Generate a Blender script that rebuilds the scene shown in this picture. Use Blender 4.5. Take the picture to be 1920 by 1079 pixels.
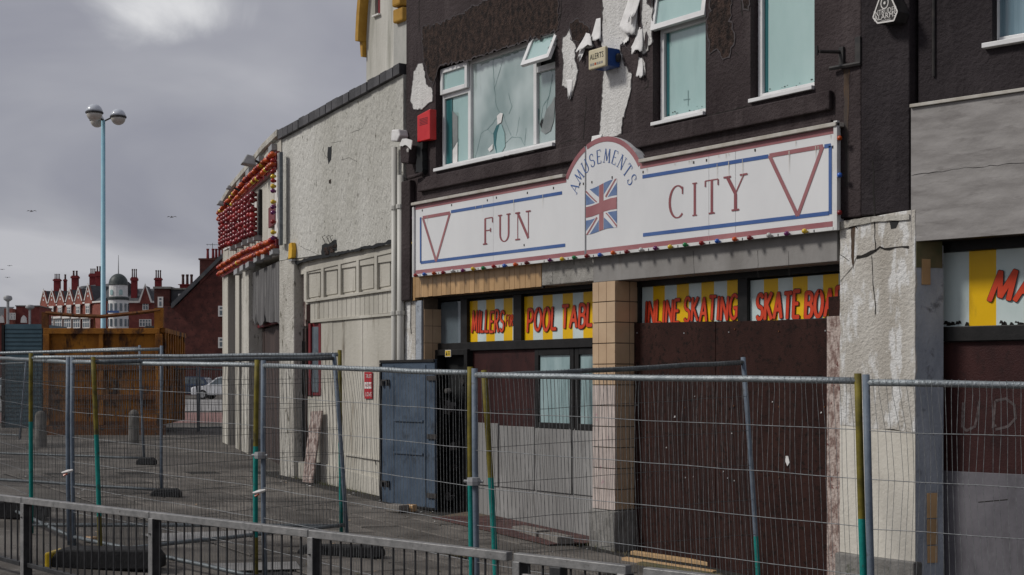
import bpy, math, random
from mathutils import Vector, Matrix
R = math.radians
SC = bpy.context.scene
for o in list(bpy.data.objects): bpy.data.objects.remove(o)
random.seed(7)

# ------------------------------------------------------------------ camera
CAMX, CAMY, CAMZ = 15.84, -11.36, 2.0
F, CX, HY = 2700.0, 960.0, 715.0            # focal length / centre / horizon measured on the 1920 px photograph
FW = (-.8125, .5829); RT = (.5829, .8125)   # horizontal view direction, and the direction to its right
cam = bpy.data.cameras.new('camera'); cam_o = bpy.data.objects.new('camera', cam); SC.collection.objects.link(cam_o)
cam.sensor_width = 36; cam.lens = 36 * F / 1920; cam.shift_y = (HY - 539.5) / 1920
cam.clip_start = .1; cam.clip_end = 3000
cam_o.location = (CAMX, CAMY, CAMZ)
cam_o.rotation_euler = (R(90), 0, math.atan2(-FW[0], FW[1]))
SC.camera = cam_o

# ------------------------------------------------------------------ light
SUN_DIR = Vector((-.50, -1.0, .95)).normalized()          # towards the sun, behind thin cloud
SUN_EL = math.asin(SUN_DIR.z); SUN_AZ = math.atan2(SUN_DIR.x, SUN_DIR.y)
sun = bpy.data.lights.new('sun', 'SUN'); sun.energy = 1.5; sun.angle = R(11); sun.color = (1, .965, .91)
sun_o = bpy.data.objects.new('sun', sun); SC.collection.objects.link(sun_o)
sun_o.rotation_euler = SUN_DIR.to_track_quat('Z', 'Y').to_euler(); sun_o.location = (0, -20, 30)
w = bpy.data.worlds.new('World'); SC.world = w; w.use_nodes = True
def world():
    nt = w.node_tree; N = nt.nodes; L = nt.links
    for n in list(N): N.remove(n)
    out = N.new('ShaderNodeOutputWorld'); bg = N.new('ShaderNodeBackground'); bg.inputs[1].default_value = .1
    sky = N.new('ShaderNodeTexSky'); sky.sky_type = 'NISHITA'; sky.sun_disc = False
    sky.sun_elevation = SUN_EL; sky.sun_rotation = SUN_AZ
    tc = N.new('ShaderNodeTexCoord'); sep = N.new('ShaderNodeSeparateXYZ'); L.new(tc.outputs['Generated'], sep.inputs[0])
    def math_(op, a, b=None):
        m = N.new('ShaderNodeMath'); m.operation = op
        for i, v in enumerate((a, b)):
            if v is None: continue
            if isinstance(v, (int, float)): m.inputs[i].default_value = v
            else: L.new(v, m.inputs[i])
        return m.outputs[0]
    zz = math_('ADD', math_('MAXIMUM', sep.outputs[2], 0.0), .16)
    comb = N.new('ShaderNodeCombineXYZ')
    L.new(math_('DIVIDE', sep.outputs[0], zz), comb.inputs[0]); L.new(math_('DIVIDE', sep.outputs[1], zz), comb.inputs[1])
    def noise(scale, detail, rough, off, dist=0.0):
        mp = N.new('ShaderNodeMapping'); mp.inputs['Location'].default_value = off; L.new(comb.outputs[0], mp.inputs[0])
        n = N.new('ShaderNodeTexNoise'); n.inputs['Scale'].default_value = scale; n.inputs['Detail'].default_value = detail
        n.inputs['Roughness'].default_value = rough; n.inputs['Distortion'].default_value = dist
        L.new(mp.outputs[0], n.inputs[0]); return n.outputs[0]
    rp = N.new('ShaderNodeValToRGB'); L.new(noise(.95, 5, .47, (3.1, 1.7, .4), .5), rp.inputs[0])
    e = rp.color_ramp.elements
    e[0].position = .34; e[0].color = (.255, .259, .306, 1)
    e[1].position = .66; e[1].color = (.46, .46, .492, 1)
    m = e.new(.5); m.color = (.345, .348, .386, 1)
    # sunlit cumulus heads, denser in one part of the sky
    d = Vector((FW[0] + RT[0] * (300 - CX) / F, FW[1] + RT[1] * (300 - CX) / F, (HY - 15) / F)).normalized()
    side = d.cross(Vector((0, 0, 1))).normalized(); upv = side.cross(d)
    nrm = N.new('ShaderNodeVectorMath'); nrm.operation = 'NORMALIZE'; L.new(tc.outputs['Generated'], nrm.inputs[0])
    def dotp(vec):
        q = N.new('ShaderNodeVectorMath'); q.operation = 'DOT_PRODUCT'; L.new(nrm.outputs[0], q.inputs[0]); q.inputs[1].default_value = vec; return q.outputs['Value']
    ex_ = math_('POWER', math_('DIVIDE', dotp(side), math.sin(R(5.2))), 2.0); ey_ = math_('POWER', math_('DIVIDE', dotp(upv), math.sin(R(2.6))), 2.0)
    ahead = math_('GREATER_THAN', dotp(d), 0.0)
    near = N.new('ShaderNodeMapRange'); near.inputs[1].default_value = 1.0; near.inputs[2].default_value = 0.0; near.interpolation_type = 'SMOOTHSTEP'
    L.new(math_('SQRT', math_('ADD', ex_, ey_)), near.inputs[0])
    cl = math_('ADD', noise(1.9, 7, .58, (1.2, 4.4, 0), .6), math_('MULTIPLY', math_('MULTIPLY', near.outputs[0], ahead), .42))
    cr = N.new('ShaderNodeMapRange'); cr.inputs[1].default_value = .60; cr.inputs[2].default_value = .98; cr.interpolation_type = 'SMOOTHSTEP'
    L.new(cl, cr.inputs[0])
    mx = N.new('ShaderNodeMix'); mx.data_type = 'RGBA'; L.new(cr.outputs[0], mx.inputs[0]); L.new(rp.outputs[0], mx.inputs[6])
    mx.inputs[7].default_value = (.76, .76, .765, 1)
    sc10 = N.new('ShaderNodeVectorMath'); sc10.operation = 'SCALE'; sc10.inputs[3].default_value = 6.9; L.new(mx.outputs[2], sc10.inputs[0])
    fin = N.new('ShaderNodeMix'); fin.data_type = 'RGBA'; fin.inputs[0].default_value = .975
    L.new(sky.outputs[0], fin.inputs[6]); L.new(sc10.outputs[0], fin.inputs[7])
    L.new(fin.outputs[2], bg.inputs[0]); L.new(bg.outputs[0], out.inputs[0])
world()
SC.view_settings.view_transform = 'Standard'; SC.view_settings.look = 'None'
SC.view_settings.gamma = 1; SC.view_settings.exposure = .60
try: SC.view_settings.use_curve_mapping = False
except Exception: pass

# ------------------------------------------------------------------ measuring helpers
def at(px, Z, z=0.0):                        # world point at a measured bearing and distance
    k = (px - CX) / F
    return Vector((CAMX + Z * (FW[0] + RT[0] * k), CAMY + Z * (FW[1] + RT[1] * k), z))
def zat(py, Z): return CAMZ + (HY - py) * Z / F
def camxz(x, y):
    dx, dy = x - CAMX, y - CAMY
    return dx * RT[0] + dy * RT[1], dx * FW[0] + dy * FW[1]
def gz(x, y):                                # ground height: a pavement rising gently to the left and away
    X, Z = camxz(x, y)
    z = .02 * (min(max(Z, 2), 30) - 14) - .055 * min(max(X, -9), 5) - .08
    cap = .60
    if z > cap - .15:
        z = cap - .15 + .15 * (1 - math.exp(-(z - cap + .15) / .15))
    return z + (.0042 * (min(Z, 150) - 36) if Z > 36 else 0)
class Frame:                                 # a facade plane: u along it to the right, v into the building
    def __init__(s, ox, oy, deg):
        a = R(deg); s.o = Vector((ox, oy, 0)); s.ex = Vector((math.cos(a), math.sin(a), 0)); s.ey = Vector((-math.sin(a), math.cos(a), 0)); s.a = a
    def p(s, u, v, z): return s.o + s.ex * u + s.ey * v + Vector((0, 0, z))
    def t(s, px, v=0.0):
        k = (px - CX) / F
        r = Vector((FW[0] + RT[0] * k, FW[1] + RT[1] * k, 0)); c = Vector((CAMX, CAMY, 0))
        return (s.o - c + s.ey * v).dot(s.ey) / r.dot(s.ey), r, c
    def u(s, px, v=0.0):
        t, r, c = s.t(px, v); return (c + r * t - s.o).dot(s.ex)
    def z(s, px, py, v=0.0): return CAMZ + (HY - py) * s.t(px, v)[0] / F
    def uz(s, px, py, v=0.0): return (s.u(px, v), s.z(px, py, v))
A = Frame(0, 0, 0)
W0 = Frame(0, 0, 0)

# ------------------------------------------------------------------ materials
MATS = {}
def mat(name, col, col2=None, scale=4.0, rough=.8, bump=0.0, bscale=30.0, stretch=1.0, metal=0.0, spec=.3, var=0.0,
        lo=.35, hi=.65, spots=None, sscale=20.0, slo=.62, shi=.70, sstretch=1.0, coat=0.0, detail=6, wave=None):
    m = bpy.data.materials.new(name); m.use_nodes = True; nt = m.node_tree; N = nt.nodes; L = nt.links
    b = N['Principled BSDF']; b.inputs['Roughness'].default_value = rough; b.inputs['Metallic'].default_value = metal
    b.inputs['Specular IOR Level'].default_value = spec; b.inputs['Coat Weight'].default_value = coat
    tc = N.new('ShaderNodeTexCoord'); oi = N.new('ShaderNodeObjectInfo')
    add = N.new('ShaderNodeVectorMath'); add.operation = 'ADD'; L.new(tc.outputs['Object'], add.inputs[0])
    sc_ = N.new('ShaderNodeVectorMath'); sc_.operation = 'SCALE'; sc_.inputs[3].default_value = 1.0; L.new(oi.outputs['Location'], sc_.inputs[0]); L.new(sc_.outputs[0], add.inputs[1])
    def noise(s, st, det=detail, ro=.6):
        mp = N.new('ShaderNodeMapping'); mp.inputs['Scale'].default_value = (1, 1, st); L.new(add.outputs[0], mp.inputs[0])
        n = N.new('ShaderNodeTexNoise'); n.inputs['Scale'].default_value = s; n.inputs['Detail'].default_value = det; n.inputs['Roughness'].default_value = ro
        L.new(mp.outputs[0], n.inputs[0]); return n.outputs[0]
    c = None
    if col2 is not None:
        rp = N.new('ShaderNodeValToRGB'); rp.color_ramp.elements[0].position = lo; rp.color_ramp.elements[1].position = hi
        rp.color_ramp.elements[0].color = (*col, 1); rp.color_ramp.elements[1].color = (*col2, 1)
        L.new(noise(scale, stretch), rp.inputs[0]); c = rp.outputs[0]
    else:
        rgb = N.new('ShaderNodeRGB'); rgb.outputs[0].default_value = (*col, 1); c = rgb.outputs[0]
    if spots is not None:
        mr = N.new('ShaderNodeMapRange'); mr.inputs[1].default_value = slo; mr.inputs[2].default_value = shi; L.new(noise(sscale, sstretch, 4, .65), mr.inputs[0])
        mx = N.new('ShaderNodeMix'); mx.data_type = 'RGBA'; L.new(mr.outputs[0], mx.inputs[0]); L.new(c, mx.inputs[6]); mx.inputs[7].default_value = (*spots, 1); c = mx.outputs[2]
    if var:
        hv = N.new('ShaderNodeHueSaturation'); mr = N.new('ShaderNodeMapRange'); mr.inputs[3].default_value = 1 - var; mr.inputs[4].default_value = 1 + var
        L.new(oi.outputs['Random'], mr.inputs[0]); L.new(mr.outputs[0], hv.inputs['Value']); L.new(c, hv.inputs['Color']); c = hv.outputs[0]
    L.new(c, b.inputs['Base Color'])
    if bump:
        bp = N.new('ShaderNodeBump'); bp.inputs['Strength'].default_value = min(1, bump); bp.inputs['Distance'].default_value = .02 * max(1, bump)
        L.new(noise(bscale, 1.0 if wave is None else wave, 5, .65), bp.inputs['Height']); L.new(bp.outputs[0], b.inputs['Normal'])
    MATS[name] = m; return m
m_render = mat('dark_render', (.032, .023, .024), (.064, .050, .051), .9, .78, 1.5, 22, spec=.15, spots=(.092, .074, .074), sscale=2.6, slo=.52, shi=.82, sstretch=.22, detail=9)
m_render2 = mat('darker_render', (.020, .016, .018), (.040, .033, .036), 1.1, .78, 1.5, 20, spec=.15, spots=(.056, .047, .05), sscale=3.5, slo=.54, shi=.85, sstretch=.3, detail=9)
m_rough = mat('exposed_brown_render', (.012, .008, .007), (.075, .046, .036), 15, .9, 2.2, 34, stretch=.7, lo=.38, hi=.68, spots=(.17, .11, .08), sscale=26, slo=.64, shi=.76)
m_peel = mat('exposed_white_plaster', (.56, .55, .53), (.72, .71, .69), 5, .85, 1.2, 30, stretch=.35, spots=(.17, .155, .14), sscale=24, slo=.635, shi=.68, sstretch=.3)
m_flap = mat('paint_film', (.60, .59, .58), (.74, .73, .72), 8, .6, .3, 20)
m_edgeshade = mat('torn_edge_shadow_tone', (.055, .046, .048), None, rough=.6)
m_rust_run = mat('rust_run', (.045, .038, .036), (.13, .065, .02), 3, .8, .4, 18, stretch=.2, lo=.45, hi=.62)
m_rcast = mat('white_roughcast', (.44, .43, .385), (.60, .59, .55), .9, .9, 2.6, 17, stretch=.3, wave=.45, spots=(.12, .112, .09), sscale=18, slo=.61, shi=.67, sstretch=.34)
m_rcast_d = mat('stained_roughcast', (.34, .32, .28), (.56, .54, .49), 2.2, .9, 1.4, 20, stretch=.25, spots=(.12, .11, .085), sscale=15, slo=.60, shi=.67, sstretch=.28)
m_cream = mat('cream_timber', (.38, .36, .31), (.53, .505, .445), 1.2, .65, .5, 20, stretch=.25, spots=(.17, .145, .11), sscale=8, slo=.60, shi=.73, sstretch=.12, detail=9)
m_cream2 = mat('cream_render', (.37, .35, .30), (.54, .515, .455), .9, .75, .5, 18, stretch=.22, spots=(.21, .18, .14), sscale=5, slo=.58, shi=.75, sstretch=.15, detail=9)
m_cop = mat('coping_slate', (.055, .054, .058), (.085, .083, .088), 5, .6, .4, 24, var=.25)
m_upvc = mat('window_frame_white', (.62, .62, .62), (.74, .74, .74), 3, .35, 0, spec=.5, spots=(.40, .39, .37), sscale=6, slo=.66, shi=.9, sstretch=.5)
m_pane = mat('filmed_pane', (.30, .46, .44), (.40, .56, .54), .8, .03, 0, spec=1.0, stretch=.5, coat=1.0, spots=(.24, .36, .35), sscale=2.2, slo=.56, shi=.85, sstretch=.25)
m_panew = mat('cloud_reflection_pane', (.22, .30, .29), (.52, .60, .59), .9, .03, 0, spec=1.0, stretch=.8, lo=.36, hi=.64, coat=1.0, detail=3, spots=(.18, .24, .24), sscale=3, slo=.6, shi=.85, sstretch=.25)  # reflected cloud painted into the pane's base colour, plus grime streaks
m_paneg = mat('grey_pane', (.25, .40, .40), (.33, .47, .46), 1.5, .05, 0, spec=.7)
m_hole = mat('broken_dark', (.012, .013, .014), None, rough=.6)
m_holeg = mat('broken_grey', (.17, .19, .19), (.24, .26, .26), 5, .5)
m_teal = mat('teal_pane_edge', (.03, .12, .13), None, rough=.08, spec=.6)
m_crack = mat('crack_line', (.02, .018, .016), None, rough=.9)
m_glasscrack = mat('glass_crack', (.16, .25, .25), None, rough=.6)
m_sign = mat('sign_white', (.62, .625, .635), (.70, .705, .71), .8, .4, .12, 2.5, stretch=.4, spec=.35, spots=(.43, .385, .32), sscale=5, slo=.655, shi=.86, sstretch=.07)
m_sgstrip = mat('sign_strip_white', (.55, .55, .54), (.66, .66, .65), 4, .45, spots=(.28, .2, .13), sscale=14, slo=.68, shi=.78)
m_pink = mat('faded_red_print', (.36, .165, .17), (.27, .10, .11), 1.5, .4)
m_pinkl = mat('faded_red_letter', (.29, .11, .115), (.22, .065, .075), 2, .4)
m_blue = mat('faded_blue_print', (.075, .14, .33), (.045, .10, .28), 2, .4)
m_fblue = mat('flag_blue', (.10, .16, .32), (.16, .22, .36), 8, .4)
m_trim = mat('aluminium_trim', (.50, .48, .44), (.36, .33, .28), 5, .5, metal=0.0)
m_tile = mat('tan_fascia_tile', (.36, .22, .10), (.46, .29, .14), 3, .35, .1, 12, var=.18, spec=.5)
m_tile2 = mat('cream_column_tile', (.46, .32, .20), (.54, .39, .25), 3, .3, .05, 12, var=.08, spec=.5, spots=(.30, .2, .12), sscale=8, slo=.68, shi=.8)
m_tile3 = mat('graffiti_column_tile', (.42, .36, .33), (.54, .46, .42), 6, .4, .05, 12, var=.06, spots=(.42, .25, .28), sscale=9, slo=.62, shi=.7)
m_grout = mat('tile_grout', (.16, .12, .085), (.10, .08, .06), 12, .9)
m_conc = mat('worn_concrete', (.24, .23, .21), (.36, .345, .32), 5, .9, .9, 30, stretch=.4, spots=(.05, .045, .04), sscale=12, slo=.62, shi=.70, sstretch=.3)
m_greyb = mat('grey_fascia_board', (.19, .18, .17), (.27, .26, .25), 1.8, .7, .2, 14, stretch=.35, spots=(.13, .10, .08), sscale=5, slo=.66, shi=.85, sstretch=.2)
m_ply = mat('grey_plywood', (.23, .218, .21), (.33, .315, .305), 2.2, .8, .2, 20, stretch=4.5, spec=.15, spots=(.17, .158, .152), sscale=2.6, slo=.54, shi=.75, sstretch=5, detail=9)
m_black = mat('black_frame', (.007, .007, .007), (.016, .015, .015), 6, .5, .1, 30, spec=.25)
m_maroon = mat('maroon_chipboard', (.025, .008, .008), (.044, .014, .013), 4, .6, .3, 60, spec=.2, stretch=.5, spots=(.016, .006, .006), sscale=8, slo=.55, shi=.75)
m_brown = mat('brown_chipboard', (.022, .0085, .007), (.040, .0165, .013), 3, .75, .4, 70, spec=.15, stretch=.4, spots=(.009, .005, .004), sscale=22, slo=.53, shi=.66)
m_greyp = mat('grey_door_panel', (.19, .185, .18), (.30, .295, .288), 1.2, .7, .15, 20, stretch=.3, spots=(.12, .115, .11), sscale=4, slo=.56, shi=.78, sstretch=.35)
m_lilac = mat('lilac_grey_board', (.095, .09, .103), (.15, .143, .158), 1.6, .7, .15, 20, spots=(.065, .062, .068), sscale=4, slo=.56, shi=.78, sstretch=.4)
m_osb = mat('weathered_strand_board', (.22, .15, .13), (.50, .42, .38), 22, .9, .9, 40, stretch=.5, lo=.40, hi=.60, spots=(.16, .07, .06), sscale=10, slo=.60, shi=.68)
m_plas = mat('peeling_pillar_plaster', (.40, .37, .325), (.55, .525, .48), 2.4, .9, 1.2, 24, stretch=.3, spots=(.66, .655, .64), sscale=5.5, slo=.49, shi=.56, sstretch=.35, detail=9)
m_plas2 = mat('cream_pillar_paint', (.50, .47, .41), (.63, .60, .535), 1.4, .75, .5, 18, stretch=.35, spots=(.38, .35, .30), sscale=2.6, slo=.58, shi=.78, sstretch=.5)
m_slate = mat('slate_return', (.26, .29, .33), (.38, .41, .45), 4, .7, .6, 24, stretch=.4, spots=(.16, .17, .19), sscale=6, slo=.58, shi=.7)
m_plinth = mat('stone_plinth', (.14, .135, .125), (.27, .26, .245), 4, .9, .7, 22, spots=(.07, .08, .05), sscale=6, slo=.60, shi=.75)
m_yel = mat('stripe_yellow', (.72, .42, .006), (.78, .47, .010), 2, .3, spec=.2, spots=(.48, .27, .012), sscale=4, slo=.62, shi=.9, sstretch=.4)
m_pale = mat('stripe_pale', (.50, .59, .58), (.60, .68, .67), 2, .3, spec=.2, spots=(.36, .41, .39), sscale=4, slo=.60, shi=.9, sstretch=.4)
m_lred = mat('letter_red', (.54, .045, .018), (.64, .075, .03), 3, .4, spec=.2)
m_ldark = mat('letter_outline', (.055, .010, .010), None, rough=.4)
m_lblack = mat('letter_black', (.012, .012, .012), None, rough=.4)
m_bdoor = mat('blue_steel', (.040, .060, .090), (.070, .098, .138), 3, .6, .5, 7, spots=(.024, .032, .044), sscale=4, slo=.56, shi=.74, spec=.25)
m_galv = mat('galvanised_tube', (.22, .25, .265), (.34, .37, .385), 18, .42, .4, 60, metal=.35, spec=.5, spots=(.12, .12, .12), sscale=9, slo=.62, shi=.75)
m_galvd = mat('dull_galvanised_tube', (.10, .115, .125), (.17, .19, .20), 14, .5, .2, 60, metal=.3)
m_pblue = mat('post_blue_grey', (.095, .125, .165), (.15, .18, .22), 10, .6, .2, 40, spots=(.06, .06, .06), sscale=10, slo=.60, shi=.72)
m_pteal = mat('post_teal', (.0, .15, .135), (.006, .23, .20), 7, .65, .2, 40, spots=(.035, .07, .065), sscale=9, slo=.56, shi=.70)
m_polive = mat('post_olive', (.085, .07, .010), (.18, .145, .016), 7, .65, .2, 40, spots=(.05, .042, .02), sscale=9, slo=.56, shi=.70)
m_wire = mat('mesh_wire', (.085, .09, .095), (.20, .21, .215), 30, .5, metal=.3)
m_cross = mat('cross_wire', (.20, .21, .215), (.38, .39, .395), 30, .5, metal=.3)
m_wired = mat('mesh_wire_dark', (.022, .024, .026), (.05, .052, .055), 20, .6)
m_rail = mat('guard_rail_grey', (.17, .17, .17), (.28, .275, .27), 12, .5, .2, 60, metal=.3, spec=.5, spots=(.10, .095, .09), sscale=16, slo=.62, shi=.72)
m_bar = mat('guard_bar_shaded', (.022, .023, .025), (.05, .05, .052), 12, .5, .1, 60)  # shade on the bars is put into their base colour
m_rubber = mat('black_rubber', (.010, .010, .011), (.024, .024, .025), 10, .75, .4, 40)
m_asph = mat('asphalt', (.060, .053, .046), (.165, .150, .133), .5, .8, .8, 60, spots=(.225, .208, .187), sscale=1.5, slo=.55, shi=.72, detail=9)
m_slab = mat('paving_slab', (.085, .076, .067), (.185, .168, .149), 1.0, .8, .8, 40, var=.25, spots=(.05, .044, .038), sscale=2.6, slo=.54, shi=.70, detail=9)
m_joint = mat('paving_joint', (.018, .017, .015), (.035, .032, .028), 8, .95, .4, 40)
m_road = mat('pale_road', (.26, .25, .245), (.34, .33, .32), .6, .85, .2, 30)
m_pinkpav = mat('pink_paving', (.21, .115, .10), (.27, .16, .145), .8, .85, .3, 30)
m_qtile = mat('quarry_tile', (.072, .034, .032), (.105, .055, .05), 6, .6, .2, 30, var=.2)
m_wood = mat('fresh_timber', (.50, .32, .16), (.62, .42, .23), 4, .7, .2, 20, stretch=6)
m_woodend = mat('timber_dark', (.10, .10, .05), (.16, .13, .07), 8, .8)
m_brickg = mat('grey_brick', (.16, .145, .13), (.24, .22, .2), 10, .9, .5, 40, spots=(.06, .065, .05), sscale=10, slo=.58, shi=.7)
m_rust = mat('rusty_yellow_steel', (.19, .066, .008), (.36, .145, .014), 2.2, .8, .5, 24, stretch=.6, spots=(.045, .017, .007), sscale=2.6, slo=.52, shi=.64, sstretch=.5)
m_rustd = mat('dark_rust', (.09, .034, .012), (.20, .075, .018), 5, .85, .5, 24, spots=(.03, .015, .01), sscale=5, slo=.55, shi=.66)
m_lamp = mat('lamp_blue', (.22, .42, .52), (.28, .49, .58), 3, .4, spots=(.34, .52, .6), sscale=2, slo=.6, shi=.8)
m_globe = mat('lamp_globe', (.50, .53, .58), None, rough=.15, spec=.6)
m_globeb = mat('lamp_bowl', (.52, .50, .46), (.42, .40, .36), 6, .25, spec=.6)
m_brick = mat('red_brick', (.15, .04, .036), (.22, .065, .053), 2.0, .9, .3, 30)
m_brick2 = mat('orange_brick', (.20, .062, .046), (.27, .095, .072), 2.0, .9, .3, 30)
m_brickd = mat('dark_brick', (.060, .022, .019), (.125, .042, .034), 1.6, .9, .5, 30, spots=(.03, .016, .015), sscale=5, slo=.55, shi=.7)
m_chim = mat('chimney_brick', (.15, .018, .022), (.20, .03, .032), 3, .85)
m_pot = mat('chimney_pot', (.05, .03, .03), (.10, .05, .045), 6, .8)
m_roof = mat('slate_roof', (.052, .055, .062), (.085, .087, .092), 1.5, .6, .2, 20, spots=(.12, .115, .10), sscale=2, slo=.58, shi=.75)
m_white = mat('white_trim', (.60, .58, .55), (.70, .68, .66), 3, .6)
m_whiteb = mat('white_bay', (.62, .62, .61), (.72, .72, .71), 2, .6)
m_glass = mat('dark_glass', (.055, .075, .09), (.12, .15, .17), 1.5, .06, spec=.8)
m_dome = mat('lead_dome', (.035, .045, .045), (.065, .075, .072), 4, .5, spots=(.1, .105, .1), sscale=3, slo=.6, shi=.8)
m_cabin = mat('teal_cabin', (.05, .10, .13), (.07, .13, .165), 3, .5)
m_bred = mat('bulb_red', (.22, .010, .012), (.28, .016, .014), 40, .32, spec=.4, var=.4)
m_bdred = mat('bulb_dark_red', (.13, .005, .010), (.18, .008, .014), 40, .25, spec=.5, var=.35)
m_bora = mat('bulb_orange', (.36, .042, .007), (.48, .085, .010), 30, .32, spec=.4, var=.4)
m_byel = mat('bulb_yellow', (.62, .42, .02), None, rough=.18, spec=.6)
m_bgre = mat('bulb_green', (.01, .18, .05), None, rough=.18, spec=.6)
m_bblu = mat('bulb_blue', (.02, .10, .42), None, rough=.18, spec=.6)
m_bpur = mat('bulb_purple', (.13, .012, .10), None, rough=.18, spec=.6)
m_bcle = mat('bulb_clear', (.50, .50, .48), None, rough=.15, spec=.6)
m_redbox = mat('red_siren_box', (.50, .008, .012), (.56, .02, .02), 5, .3, spec=.5)
m_alcream = mat('alarm_cream', (.52, .46, .31), (.60, .54, .39), 4, .45, spots=(.34, .28, .17), sscale=6, slo=.60, shi=.8)
m_alblue = mat('alarm_blue', (.018, .055, .20), (.03, .08, .26), 5, .4)
m_fabric = mat('tattered_grey_sheet', (.055, .053, .054), (.15, .146, .146), 6, .9, .4, 20, stretch=.10, spots=(.24, .23, .225), sscale=8, slo=.60, shi=.74, sstretch=.09)
m_ddoor = mat('dark_brown_door', (.035, .024, .022), (.07, .048, .043), 3, .7, .3, 20, stretch=.3)
m_dred = mat('dark_red_frame', (.17, .018, .022), (.12, .014, .018), 4, .5)
m_notice = mat('notice_red', (.42, .015, .025), None, rough=.4)
m_beige = mat('stained_beige_wall', (.36, .35, .31), (.58, .565, .52), 1.0, .9, .5, 10, stretch=.15, spots=(.19, .19, .155), sscale=2.0, slo=.50, shi=.72, sstretch=.10, detail=9)
m_beiged = mat('grey_stained_wall', (.33, .33, .31), (.46, .45, .42), 1.4, .9, .4, 10, stretch=.4, spots=(.22, .22, .2), sscale=2.2, slo=.58, shi=.75)
m_ochre = mat('ochre_trim', (.32, .17, .022), (.42, .24, .04), 3, .65)
m_metal = mat('dark_metal', (.02, .02, .021), (.045, .04, .038), 10, .6, .1, 40)
m_steel = mat('grey_fitting', (.26, .265, .27), (.34, .345, .35), 8, .5)
m_pipe = mat('white_downpipe', (.42, .41, .38), (.54, .53, .49), 3, .5, stretch=.3, spots=(.25, .22, .18), sscale=7, slo=.64, shi=.75, sstretch=.2)
m_carw = mat('car_white', (.62, .63, .65), None, rough=.2, coat=.5)
m_cars = mat('car_silver', (.36, .39, .42), None, rough=.25, coat=.5)
m_carb = mat('car_dark_blue', (.025, .045, .09), None, rough=.2, coat=.5)
m_tyre = mat('tyre', (.012, .012, .012), None, rough=.8)
m_lightlens = mat('headlamp', (.65, .66, .68), None, rough=.1)
m_boll = mat('bollard_stone', (.12, .115, .105), (.2, .19, .175), 5, .9, .4, 30)
m_gull = mat('gull_grey', (.16, .16, .17), (.3, .3, .31), 3, .8)
m_puddle = mat('pale_worn_patch', (.22, .215, .21), (.30, .295, .285), 3, .5, .15, 30)

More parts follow.
